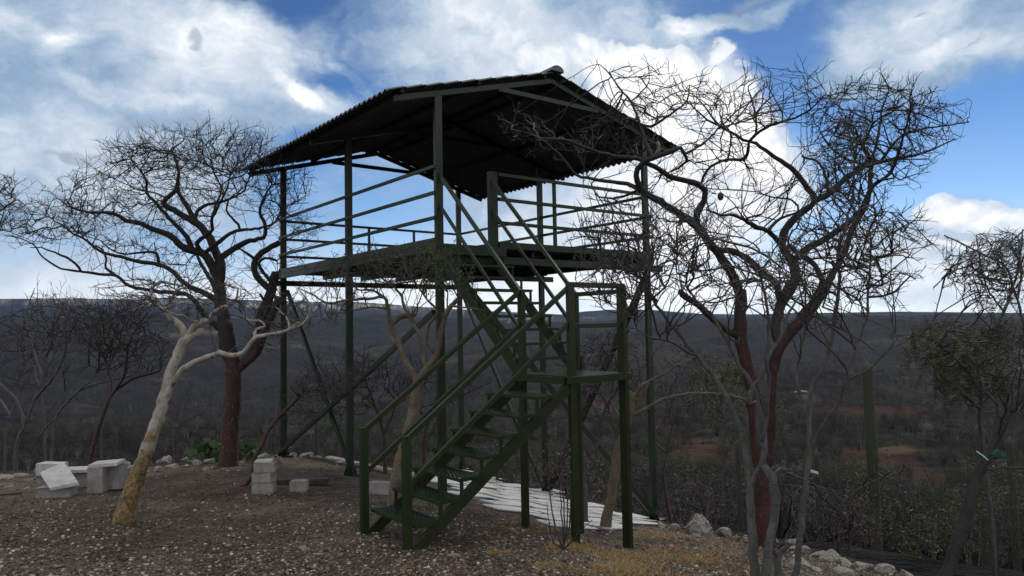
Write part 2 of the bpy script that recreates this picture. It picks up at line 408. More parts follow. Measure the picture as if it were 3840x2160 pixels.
def valley(x, y):
    r = np.hypot(x, y) + 1e-6; a = np.arctan2(x, y); lr = np.log(r)
    z = np.interp(lr, VR, VZ)
    w = np.clip((r - 25) / 300, 0, 1)
    z = z + w * (ridged(x, y, 11, 800) * 38 + fbm(x, y, 21, 300) * 20 + ridged(x, y, 61, 210, 3) * 11) * np.clip(1.25 - r / 9000, 0.3, 1)
    z = z + fbm(x, y, 31, 30, 4) * np.clip((r - 14) / 40, 0, 1) * 3.0 + fbm(x, y, 41, 5, 3) * .5 * np.clip((r - 12) / 10, 0, 1)
    # long table mountain on the skyline: higher to the left
    deg = np.degrees(a)
    top = np.interp(deg, [-60, -34.3, -25.1, -20, -16.2, -10, -6.5, -2, 0, 3.7, 5.5, 7.3, 10.6, 14, 17.6, 22.7, 27.4, 34.3, 60],
                    [380, 385, 342, 310, 287, 275, 232, 190, 171, 135, 160, 173, 159, 120, 104, 107, 104, 73, 70]) * np.cos(np.clip(a, -1, 1))
    crest = np.interp(deg, [-60, -34, -15, 0, 12, 34, 60], [80, 80, 46, 20, 14, 4, 4])
    z = z + crest * np.exp(-((r - 3150) / 650) ** 2)
    rim = 7000 + fbm(x, y, 51, 1500, 4) * 900
    ws = np.clip((r - (rim - 1400)) / 1400, 0, 1); ws = ws * ws * (3 - 2 * ws)
    cliff = np.clip((r - (rim - 120)) / 120, 0, 1)
    topn = top + fbm(a * 4000, a * 100, 71, 500, 3) * 10
    cf = np.minimum(.34, 60 / topn)
    z = z * (1 - ws) + (topn * (1 - cf)) * ws
    z = z + cliff * (topn * cf)
    return z
def height(x, y):
    s = edge_sd(x, y)
    p = plateau(x, y)
    p = np.maximum(p, -3.6) + fbm(x, y, 91, 1.6, 4) * .05
    w = np.clip(s / 9.0, 0, 1); w = w * w * (3 - 2 * w)
    r = np.hypot(x, y); front = np.clip((y + 4) / 10, 0, 1)
    v = valley(x, y) * front + (1 - front) * -3.0
    lip = np.clip(s / .9, 0, 1); lip = lip * lip * (3 - 2 * lip)
    return (p - lip * (.35 + .25 * np.clip(fbm(x, y, 95, 1.0, 3) + .5, 0, 1))) * (1 - w) + np.where(r < 60, np.minimum(v, p), v) * w, s
NR, NA = 520, 760
u = np.linspace(-1, 1, NA)
ang = np.where(np.abs(u) < .9, u / .9 * R(43), np.sign(u) * (R(43) + (np.abs(u) - .9) / .1 * R(137)))
rad = np.concatenate([[0.3], np.exp(np.linspace(math.log(1.2), math.log(8600), NR - 1))])
RR, AA = np.meshgrid(rad, ang, indexing='ij')
GX, GY = RR * np.sin(AA), RR * np.cos(AA)
GZ, GS = height(GX, GY)
me = bpy.data.meshes.new('ground')
verts = np.stack([GX, GY, GZ], -1).reshape(-1, 3)
i, j = np.meshgrid(np.arange(NR - 1), np.arange(NA - 1), indexing='ij')
q = np.stack([i * NA + j, i * NA + j + 1, (i + 1) * NA + j + 1, (i + 1) * NA + j], -1).reshape(-1, 4)
me.vertices.add(len(verts)); me.vertices.foreach_set('co', verts.ravel())
me.loops.add(q.size); me.loops.foreach_set('vertex_index', q.ravel())
me.polygons.add(len(q)); me.polygons.foreach_set('loop_start', np.arange(0, q.size, 4)); me.polygons.foreach_set('loop_total', np.full(len(q), 4))
me.update(calc_edges=True); me.shade_smooth()
def vattr(me, name, arr):
    a = me.attributes.new(name, 'FLOAT', 'POINT'); a.data.foreach_set('value', np.asarray(arr, np.float32).ravel())
vattr(me, 'wild', np.clip(GS / 1.5 + .3, 0, 1))
# bare red earth and pale rock scars on the valley side, rock band of the table mountain
def scar(lst):
    t = np.zeros(GX.shape)
    a = np.arctan2(GX, GY); e = np.arctan2(GZ, np.hypot(GX, GY))
    n = fbm(GX, GY, 131, 16, 6, .65)
    for (px, py, rx, ry, s_) in lst:
        a0, e0 = azel(px, py)
        d = np.sqrt(((a - a0) * F_PX / rx) ** 2 + ((e - e0) * F_PX / ry) ** 2)
        t = np.maximum(t, np.clip((1.0 - d + n * 1.5) * 1.6, 0, 1) * s_)
    return t * (GS > 3)
vattr(me, 'red', scar([(2620, 1690, 210, 40, .62), (2480, 1650, 90, 30, .55), (3180, 1540, 190, 16, .5), (3330, 1750, 120, 50, .45), (3420, 1790, 90, 30, .45), (2900, 1900, 160, 30, .5),
    (1090, 1620, 60, 25, .6), (2230, 1520, 110, 22, .5), (2700, 1760, 170, 30, .6)]))
vattr(me, 'tan', scar([(640, 1260, 100, 8, .8), (790, 1245, 70, 9, .9), (1090, 1300, 60, 6, .8), (620, 1420, 60, 7, .5), (2040, 1195, 220, 5, .6), (3380, 1680, 60, 12, .8), (1200, 1360, 80, 5, .5), (3020, 1490, 60, 14, .7), (3500, 1600, 120, 10, .5)]))
rr = np.hypot(GX, GY)
_red = np.maximum(*[np.array([d.value for d in me.attributes[k].data]).reshape(GX.shape) for k in ('red', 'tan')])
vattr(me, 'pale', scar([(250, 1126, 260, 9, .6), (720, 1136, 200, 10, .7), (1060, 1142, 160, 12, 1.0), (1260, 1144, 110, 14, 1.0), (1470, 1146, 130, 10, .8), (1700, 1158, 130, 11, .9), (1930, 1172, 70, 8, .8), (2500, 1176, 90, 4, .4), (2040, 1196, 160, 4, .6)]) * (np.hypot(GX, GY) > 2500))
def scar_at(x, y, z):
    r = np.hypot(x, y); a = np.arctan2(x, y)
    i = np.clip(np.searchsorted(rad, r), 0, NR - 1); j = np.clip(np.searchsorted(ang, a), 0, NA - 1); return _red[i, j]
vattr(me, 'cliff', np.clip((rr - 5600) / 500, 0, 1))
GR = [(2600, 2090, 260, 90), (2380, 2120, 260, 50), (2800, 2120, 110, 60), (2000, 1985, 130, 16), (1900, 1975, 60, 14), (2160, 2060, 120, 40), (2480, 2010, 120, 20), (2250, 2110, 130, 26), (545, 1948, 45, 12), (890, 1735, 30, 12), (270, 1925, 30, 10), (2700, 1990, 60, 40), (1870, 2070, 60, 14), (2050, 2120, 110, 24), (2420, 1990, 60, 20), (920, 1740, 20, 10), (2100, 2075, 40, 20)]
_yc = GY * math.cos(PITCH) + GZ * math.sin(PITCH); _zc = -GY * math.sin(PITCH) + GZ * math.cos(PITCH); _ok = _yc > .5
_a = np.where(_ok, F_PX * GX / np.where(_ok, _yc, 1), -9999); _b = np.where(_ok, -F_PX * _zc / np.where(_ok, _yc, 1), -9999)
_px = 1920 + math.cos(ROLL) * _a + math.sin(ROLL) * _b; _py = 1080 - math.sin(ROLL) * _a + math.cos(ROLL) * _b
_sw = np.zeros(GX.shape)
for (x_, y_, rx_, ry_) in GR: _sw = np.maximum(_sw, np.clip(1.25 - np.hypot((_px - x_) / rx_, (_py - y_) / ry_), 0, 1))
vattr(me, 'straw', _sw * (GS < 0))
def gmat(n):
    A = lambda nm: n.new('ShaderNodeAttribute', attribute_name=nm).outputs['Fac']
    soilp = n.obj
    a = n.noise(soilp, .9, 7, .62); c = n.noise(soilp, 14, 6, .65); f = n.noise(soilp, 70, 4, .6)
    soil = n.ramp(a, [(.3, (.038, .029, .023)), (.5, (.074, .057, .046)), (.7, (.145, .120, .100))])
    soil = n.mix(n.smooth(c, .5, .7), soil, (.15, .125, .10))
    vor = n.new('ShaderNodeTexVoronoi', {'Vector': soilp, 'Scale': 55.0}, feature='F1').outputs
    grit = n.math('MULTIPLY', n.smooth(vor[0], .34, .22), n.smooth(n.noise(soilp, 2.6, 5, .6), .46, .60))
    soil = n.mix(grit, soil, (.26, .24, .22))
    soil = n.mix(n.math('MULTIPLY', n.smooth(n.math('ADD', A('straw'), n.math('MULTIPLY', n.math('SUBTRACT', n.noise(soilp, 3.5, 8, .75), .5), 3.2)), .3, 1.4), .7), soil, n.mix(c, (.10, .060, .022), (.26, .17, .07)))
    # valley woodland floor seen from far
    b1 = n.noise(soilp, .012, 8, .62); b2 = n.noise(soilp, .11, 7, .7); b3 = n.noise(soilp, .9, 6, .7)
    wood = n.ramp(b2, [(.38, (.004, .0035, .004)), (.5, (.013, .0115, .011)), (.62, (.040, .034, .029))])
    wood = n.mix(n.smooth(b3, .35, .65), wood, (.011, .010, .010))
    wood = n.mix(n.math('MULTIPLY', n.smooth(b1, .50, .66), n.smooth(b2, .42, .6)), wood, (.020, .028, .012))
    wood = n.mix(n.math('MULTIPLY', n.smooth(n.noise(soilp, .004, 6, .6), .55, .66), .7), wood, (.050, .041, .032))
    wood = n.mix(n.math('MULTIPLY', A('tan'), .8), wood, (.13, .095, .06))
    wood = n.mix(A('red'), wood, n.ramp(b3, [(.3, (.045, .022, .016)), (.7, (.125, .058, .040))]))
    zz = n.new('ShaderNodeSeparateXYZ', {0: n.obj}).outputs[2]
    nn = n.noise(n.vmath('MULTIPLY', n.obj, (1, 1, 3)), .0045, 7, .65)
    slope = n.new('ShaderNodeSeparateXYZ', {0: n.new('ShaderNodeNewGeometry').outputs['True Normal']}).outputs[2]
    rock = n.math('MULTIPLY', A('cliff'), n.math('MULTIPLY', n.smooth(slope, .90, .72), n.smooth(nn, .42, .56)))
    wood = n.mix(n.math('MULTIPLY', A('pale'), n.smooth(n.noise(n.obj, .012, 6, .7), .42, .58)), wood, (.40, .35, .30))
    wood = n.mix(rock, wood, (.42, .38, .33))
    n.set('Base Color', n.mix(A('wild'), soil, wood)); n.set('Roughness', 1.0); n.set('Specular IOR Level', .1)
    h1 = n.math('ADD', n.math('MULTIPLY', c, .02), n.math('MULTIPLY', f, .008))
    h2 = n.math('ADD', n.math('MULTIPLY', b2, 4.0), n.math('MULTIPLY', b3, .7))
    h = n.new('ShaderNodeMix', {0: A('wild'), 2: h1, 3: h2}, data_type='FLOAT').outputs[0]
    n.bump(h, .9, 1.0)
ground = link('ground', me, mat('clearing_and_valley', gmat)); tag(ground, kind='structure')
from mathutils.bvhtree import BVHTree
_bv = BVHTree.FromPolygons([tuple(v) for v in verts[:NA * 330]], [tuple(int(k) for k in f) for f in q[:(NA - 1) * 329]])
def drop(x, y):
    h = _bv.ray_cast(Vector((x, y, 50)), Vector((0, 0, -1)))
    return h[0].z if h[0] is not None else float(height(np.array([x]), np.array([y]))[0][0])
def hit(px, py):
    r = Vector(ray(px, py)).normalized(); h = _bv.ray_cast(Vector((0, 0, 0)), r)
    return np.array(h[0]) if h[0] is not None else on_ground(px, py)

# ------------------------------------------------------------------ whitewashed flagstone apron under the tower
def uv_xy(uu, vv): return np.array([CX, CY]) + U_ * uu + V_ * vv
PAV = np.array([on_ground(*p)[:2] for p in [(1540, 1778), (1700, 1762), (1850, 1792), (2024, 1836), (2198, 1882), (2330, 1911), (2425, 1940), (2440, 1962), (2326, 1972), (2252, 1985), (2180, 1985), (2057, 1962), (1950, 1948), (1880, 1915), (1800, 1878), (1700, 1838), (1590, 1805)]])
def in_poly(x, y, poly):
    ins = False; n = len(poly)
    for i in range(n):
        a, b = poly[i], poly[(i + 1) % n]
        if (a[1] > y) != (b[1] > y) and x < (b[0] - a[0]) * (y - a[1]) / (b[1] - a[1]) + a[0]: ins = not ins
    return ins
rnd = random.Random(5)
pv = MB(); gr = MB()
su, sv = .78, .50
def jit(i, j, s):
    r = random.Random(i * 7919 + j * 104729 + s); return r.uniform(-.09, .09), r.uniform(-.07, .07)
for i in range(-4, 14):
    for j in range(-22, 8):
        cs = []
        off = (j % 2) * .31
        for (a, b) in ((0, 0), (1, 0), (1, 1), (0, 1)):
            ja, jb = jit(i + a, j + b, 1)
            cs.append((-1 + (i + a) * su + off + ja, (j + b) * sv + jb))
        cu = sum(c[0] for c in cs) / 4; cv = sum(c[1] for c in cs) / 4
        p = uv_xy(cu, cv)
        if not in_poly(p[0], p[1], PAV): continue
        k = .86
        sh = [(cu + (a - cu) * k, cv + (b - cv) * k) for a, b in cs]
        pts = []
        for e in range(4):
            a = sh[e]; b = sh[(e + 1) % 4]
            for t in (.08, .36, .64, .92):
                w_ = rnd.uniform(-.018, .018)
                pts.append((a[0] + (b[0] - a[0]) * t + w_, a[1] + (b[1] - a[1]) * t + w_))
        tz = rnd.uniform(.020, .032)
        top = []; bot = []
        for a, b in pts:
            xy = uv_xy(a, b); z = float(plateau(xy[0], xy[1]))
            bot.append((xy[0], xy[1], z - .08)); top.append((xy[0], xy[1], z + tz))
        m_ = len(pts)
        pv.add(bot + top, [(e, (e + 1) % m_, m_ + (e + 1) % m_, m_ + e) for e in range(m_)] + [tuple(range(m_, 2 * m_))])
        # mortar bed
        xy = [uv_xy(a, b) for a, b in cs]
        gr.add([(p_[0], p_[1], float(plateau(p_[0], p_[1])) + .014) for p_ in xy], [(0, 1, 2, 3)])
pvo = pv.build('paving', M['white']); tag(pvo, kind='structure')
tag(gr.build('paving_bed', M['mortar']), kind='structure')

# ------------------------------------------------------------------ the lookout tower
ZB = -2.2
tower = empty('lookout_tower', (CX, CY, ZB), PHI)
tag(tower, 'dark green steel lookout tower with corrugated gable roof and switchback stairs', 'lookout tower')
def L(u, v, z): return (u, -v, z - ZB)          # tower frame -> local
def gz(u, v):
    p = uv_xy(u, v); return float(plateau(p[0], p[1]))
G = M['paint']; GL = M['paint_low']
def tbeam(name, a, b, w, h, m=G, parent=tower, up=(0, 0, 1), ch=.004):
    s = MB(); s.beam(L(*a), L(*b), w, h, up, ch); return s.build(name, m, parent)
ux = (1, 0, 0)
# legs: 6, section .11 across u, .06 along v
ZT = 3.10
for (uu, vv) in ((0, 0), (0, -LB), (0, -LL), (LW, 0), (LW, -LB), (LW, -LL)):
    g = gz(uu, vv)
    leg = tbeam('leg', (uu, vv, g - .15), (uu, vv, ZT), .11, .06, G, tower, up=(0, 1, 0))
    s = MB(); s.box(tuple(np.array(L(uu, vv, g)) - (.13, .13, .02)), tuple(np.array(L(uu, vv, g)) + (.13, .13, .03)))
    z0 = L(0, 0, g)[2] + .03; x0, y0 = uu, -vv
    for sx, sy in ((1, 0), (-1, 0), (0, 1), (0, -1)):   # gusset fins
        ax, ay = (.055, .003) if sx else (.003, .03)
        e = .12
        if sx:
            s.add([(x0 + sx * .057, y0 - .004, z0), (x0 + sx * e, y0 - .004, z0), (x0 + sx * .057, y0 - .004, z0 + .14), (x0 + sx * .057, y0 + .004, z0), (x0 + sx * e, y0 + .004, z0), (x0 + sx * .057, y0 + .004, z0 + .14)],
                  [(0, 1, 2), (5, 4, 3), (0, 3, 4, 1), (1, 4, 5, 2), (2, 5, 3, 0)])
        else:
            s.add([(x0 - .004, y0 + sy * .032, z0), (x0 - .004, y0 + sy * e, z0), (x0 - .004, y0 + sy * .032, z0 + .14), (x0 + .004, y0 + sy * .032, z0), (x0 + .004, y0 + sy * e, z0), (x0 + .004, y0 + sy * .032, z0 + .14)],
                  [(0, 1, 2), (5, 4, 3), (0, 3, 4, 1), (1, 4, 5, 2), (2, 5, 3, 0)])
    s.build('base_plate', G, leg)
# braces
tbeam('brace', (-.06, -LL + .05, gz(0, -LL) + .12), (-.06, -.06, .245), .05, .075)
tbeam('brace', (.06, -LL + .05, .80), (.06, -LB - .12, gz(0, -LB) + .10), .05, .075)
tbeam('brace', (.12, .055, .85), (LW - .05, .055, gz(LW, 0) + .10), .05, .085, up=(0, 0, 1))
tbeam('brace', (LW + .06, -.06, .85), (LW + .06, -LB + .06, gz(LW, -LB) + .1), .05, .12)
tbeam('brace', (LW + .02, -LL + .05, .85), (LW + .02, -LB - .1, gz(LW, -LB) + .1), .05, .07)
# deck: cross beams, joists, edge beams, floor
for vv in (0.065, -LB, -LL): tbeam('cross_beam', (-.12, vv, .95), (LW + .28, vv, .95), .06, .10)
for uu in (-.062, LW + .062, .8, 1.6, 2.4, 3.2):
    tbeam('joist', (uu, -.02, 1.075), (uu, -LL + .02, 1.075), .05, .085)
tbeam('edge_beam', (-.065, .02, 1.165), (-.065, -LL - .02, 1.165), .04, .095)
tbeam('edge_beam', (LW + .065, .02, 1.165), (LW + .065, -LL - .02, 1.165), .04, .095)
tbeam('edge_beam', (.93, .062, 1.165), (LW + .05, .062, 1.165), .04, .095)
tbeam('edge_beam', (-.05, -LL - .062, 1.165), (LW + .05, -LL - .062, 1.165), .04, .095)
tbeam('deck_lip', (.02, .085, 1.06), (1.02, .085, 1.06), .05, .13)
s = MB(); s.box(L(-.04, -.0, 1.122)[:2] + (1.122 - ZB,), L(LW + .04, -LL, 1.15)[:2] + (1.148 - ZB,)); s.build('deck_floor', M['under'], tower)
# angle irons seen through the gap
for z in (1.02, 1.10): tbeam('deck_angle', (.95, -.25, z), (LW - .1, -.25, z), .03, .03, M['under'])
for (uu, vv) in ((0, 0), (0, -LB), (0, -LL), (LW, 0), (LW, -LB), (LW, -LL)):
    su_ = -1 if uu == 0 else 1
    s = MB(); c_ = L(uu + su_ * .089, vv, 1.10); s.box((c_[0] - .003, c_[1] - .075, c_[2] - .085), (c_[0] + .003, c_[1] + .075, c_[2] + .085))
    for a_ in (-.05, .05):
        for b_ in (-.06, .06): s.beam((c_[0] + su_ * .002, c_[1] + a_, c_[2] + b_), (c_[0] + su_ * .013, c_[1] + a_, c_[2] + b_), .018, .018, ch=.005)
    s.build('bolted_plate', G, tower)
# railings
rz = (2.146, 1.801, 1.473)
def rail(a, b, w=.03, h=.048): tbeam('guard_rail', a, b, w, h, G)
for z in rz:
    rail((-.075, .03, z), (-.075, -LL - .02, z))
    rail((.93, .065, z), (LW + .09, .065, z))
    rail((LW + .078, .03, z), (LW + .078, -LL - .02, z))
    rail((-.05, -LL - .07, z - .01), (LW + .05, -LL - .07, z - .01))
tbeam('rail_picket', (1.98, .03, 1.16), (1.98, .03, 2.13), .05, .04, up=(0, 1, 0))
tbeam('rail_picket', (2.85, -LL - .03, 1.16), (2.85, -LL - .03, 2.13), .045, .04, up=(0, 1, 0))
tbeam('rail_picket', (1.8, -LL - .03, 1.16), (1.8, -LL - .03, 2.12), .045, .04, up=(0, 1, 0))
tbeam('gate_post', (.862, .02, .98), (.862, .02, 2.18), .13, .08, up=(0, 1, 0))
tbeam('plank', (1.2, -4.9, 1.22), (2.1, -2.9, 1.47), .04, .045, G)      # loose bar leaning by the far railing

# roof
RA, RE, ZE, ZA = 1.985, 2.625, 2.955, 3.675       # ridge u, half span, rafter centre heights at eave and ridge
def zr(uu): return ZA - (ZA - ZE) * abs(uu - RA) / RE
U0, U1 = RA - RE, RA + RE
rise = .105
PER = .142
def sheet_z(uu, vv, side):
    """tile-profile sheet: waves along the ridge, small steps down the slope"""
    d = abs(uu - RA)
    w = math.sin(2 * math.pi * vv / PER)
    wave = .024 * (w if w > -.25 else -.25 + (w + .25) * .4)
    st = .28; fr = (d % st) / st
    return zr(uu) + rise + wave + .018 * (1 - fr) * 1.0 - .004
def roof_half(side):
    s = MB()
    v0, v1 = .13, -LL - .15
    nv = int((v0 - v1) / PER * 10); us = []
    d = .02
    while d < 2.78:
        us.append(d)
        nx = (math.floor(d / .28 + 1e-6) + 1) * .28
        if nx < 2.78: us += [nx - .012, nx]
        d = nx + 1e-4
    us = sorted(set(round(t, 4) for t in us if t < 2.78)) + [2.78]
    vs = np.linspace(v0, v1, nv)
    V = []; th = .006
    for t in (0, -th):
        for d in us:
            uu = RA + side * d
            for vv in vs: V.append(L(uu, vv, sheet_z(uu, vv, side) + t))
    nu = len(us); F = []
    def idx(t, a, b): return t * nu * nv + a * nv + b
    for a in range(nu - 1):
        for b in range(nv - 1):
            F.append((idx(0, a, b), idx(0, a + 1, b), idx(0, a + 1, b + 1), idx(0, a, b + 1)))
            F.append((idx(1, a, b), idx(1, a, b + 1), idx(1, a + 1, b + 1), idx(1, a + 1, b)))
    for b in range(nv - 1):
        for a in (0, nu - 1): F.append((idx(0, a, b), idx(0, a, b + 1), idx(1, a, b + 1), idx(1, a, b)))
    for a in range(nu - 1):
        for b in (0, nv - 1): F.append((idx(0, a, b), idx(1, a, b), idx(1, a + 1, b), idx(0, a + 1, b)))
    s.add(V, F); return s
roof = roof_half(-1).build('roof', M['roof'], tower)
roof_half(1).build('roof_sheet', M['roof'], roof)
s = MB()      # rolled ridge cap made of overlapping half round pieces
for k in range(10):
    va = .17 - k * .60; vb = va - .64
    n = 9; rr_ = .085
    V = []
    for (vv, r_) in ((va, rr_ + .006), (vb, rr_ - .006)):
        for q_ in range(n):
            t = math.pi * q_ / (n - 1)
            V.append(L(RA + math.cos(t) * r_ * 1.35, vv, zr(RA) + .10 + math.sin(t) * r_))
    F = [(i, i + 1, n + i + 1, n + i) for i in range(n - 1)] + [tuple(range(n)), tuple(range(n, 2 * n))[::-1]]
    s.add(V, F)
s.build('ridge_cap', M['roof'], roof)
for vv in (0, -LB, -LL):
    for sd in (-1, 1):
        tbeam('rafter', (RA + sd * RE, vv, ZE), (RA + sd * .0, vv, ZA), .06, .078, G, roof)
    tbeam('collar_tie', (1.00, vv + .002, 3.375), (2.93, vv + .002, 3.375), .055, .07, G, roof)
for uu in (-.58, .62, 1.80, 2.17, 3.35, 4.55):
    tbeam('purlin', (uu, .10, zr(uu) + .068), (uu, -LL - .12, zr(uu) + .068), .05, .055, M['under'], roof)

# landing
U2, V2, V3 = .80, 1.665, 2.56
ZL = -.492
def grate(s, lo, hi, z, du=.045, bar=.004):
    """expanded metal: two families of slanting strands clipped to the rectangle"""
    (u0, v0), (u1, v1) = lo, hi
    for sg in (1, -1):
        k = u0 - (v1 - v0) * .5
        while k < u1 + (v1 - v0) * .5:
            pts = []
            a = (k, v0); b = (k + sg * (v1 - v0) * .5, v1)
            t0, t1 = 0.0, 1.0
            du_ = b[0] - a[0]
            for bound, sgn in ((u0, 1), (u1, -1)):
                if abs(du_) > 1e-9:
                    t = (bound - a[0]) / du_
                    if (du_ > 0) == (sgn > 0): t0 = max(t0, t)
                    else: t1 = min(t1, t)
            if t1 - t0 > .02:
                p = (a[0] + du_ * t0, a[1] + (v1 - v0) * t0, z); q_ = (a[0] + du_ * t1, a[1] + (v1 - v0) * t1, z)
                s.beam(L(*p), L(*q_), .012, bar)
            k += du
s = MB()
e = .04
for a, b in (((-.11, V2), (U2 + .02, V2)), ((-.11, V3), (U2 + .02, V3))): s.beam(L(*a, ZL - .035), L(*b, ZL - .035), .04, .075, ch=.003)
for uu in (-.11, .35, U2): s.beam(L(uu, V2 + .02, ZL - .037), L(uu, V3 - .02, ZL - .037), .04, .07, ch=.003)
landing = s.build('landing', GL, tower)
s = MB(); grate(s, (-.09, V2 + .02), (U2 - .02, V3 - .02), ZL + .004); s.build('grating', GL, landing)
posts = {'P': (0.0, 1.70, .055, .085), 'Q': (0.0, 2.515, .085, .055), 'R': (.80, 1.72, .05, .08), 'S': (.76, 2.51, .055, .11)}
for k, (uu, vv, w, h) in posts.items():
    g = gz(uu, vv)
    top = {'P': .445, 'Q': .47, 'R': .43, 'S': .46}[k]
    tbeam('post', (uu, vv, g - .12), (uu, vv, top), w, h, GL, landing, up=(0, 1, 0))
tbeam('guard_rail', (-.03, 2.515, .455), (.79, 2.515, .455), .055, .055, GL, landing)
tbeam('guard_rail', (.02, 2.515, .03), (.76, 2.515, .03), .03, .05, GL, landing)
tbeam('guard_rail', (.785, 2.48, .40), (.785, 1.75, .40), .045, .05, GL, landing)

# lower flight, running down towards -u
VL, VR2 = 1.70, 2.51
s = MB()
gT, gU = gz(-1.93, VL), gz(-1.93, VR2)
for vv, g in ((VL + .0, gT), (VR2 + .0, gU)):
    s.beam(L(-.06, vv, ZL - .11), L(-2.0, vv, -1.99), .045, .11, ch=.003)
low = s.build('stair_flight', GL, tower)
for (vv, g) in ((VL, gT), (VR2, gU)):
    tbeam('newel_post', (-1.945, vv, g - .12), (-1.945, vv, -.905), .075, .055, GL, low, up=(0, 1, 0))
    tbeam('handrail', (-1.93, vv, -.925), (-.02, vv, .425), .035, .05, GL, low)
    tbeam('handrail', (-1.92, vv, -1.325), (-.02, vv, .06), .03, .045, GL, low)
for k in range(1, 8):
    uf = -1.885 + (k - 1) * .2265; z = -1.675 + (k - 1) * .1685; ub = uf + .285
    s = MB(); a, b = VL - .0 + .03, VR2 + .03
    for vv in (a, b): s.beam(L(uf, vv, z - .014), L(ub, vv, z - .014), .026, .028)
    for uu in (uf + .013, ub - .013): s.beam(L(uu, a + .013, z - .013), L(uu, b - .013, z - .013), .026, .026)
    for vv in (a, b): s.beam(L(uf + .035, vv, z - .03), L(uf + .035, vv, z - .17), .026, .026, up=(0, 1, 0)) if k > 1 else None
    tr = s.build('tread', GL, low)
    s = MB(); grate(s, (uf + .02, a), (ub - .02, b), z + .002, .036); s.build('grating', GL, tr)
# upper flight, from the tower edge down towards the camera (+v)
s = MB()
for uu in (.0, .84): s.beam(L(uu, .10, .93), L(uu, 1.70, ZL - .05), .045, .125, ch=.003)
upf = s.build('stair_flight', GL, tower)
for uu, vt in ((0.0, .02), (.83, .05)):
    tbeam('handrail', (uu, vt, 2.055), (uu, 1.70, .40), .035, .05, G, upf)
    tbeam('handrail', (uu, vt, 1.645), (uu, 1.70, -.03), .03, .045, G, upf)
for k in range(1, 10):
    vf = 1.745 - (k - 1) * .186; z = -.492 + k * .167; vb = vf - .215
    s = MB(); a, b = .02, .88
    for uu in (a, b): s.beam(L(uu, vf, z - .014), L(uu, vb, z - .014), .026, .028)
    for vv in (vf - .013, vb + .013): s.beam(L(a + .013, vv, z - .013), L(b - .013, vv, z - .013), .026, .026)
    for uu in (a, b): s.beam(L(uu, vf - .03, z - .03), L(uu, vf - .03, z - .165), .024, .024, up=(0, 1, 0))
    tr = s.build('tread', G, upf)
    s = MB(); grate(s, (a, vb + .02), (b, vf - .02), z + .002, .045); s.build('grating', G, tr)

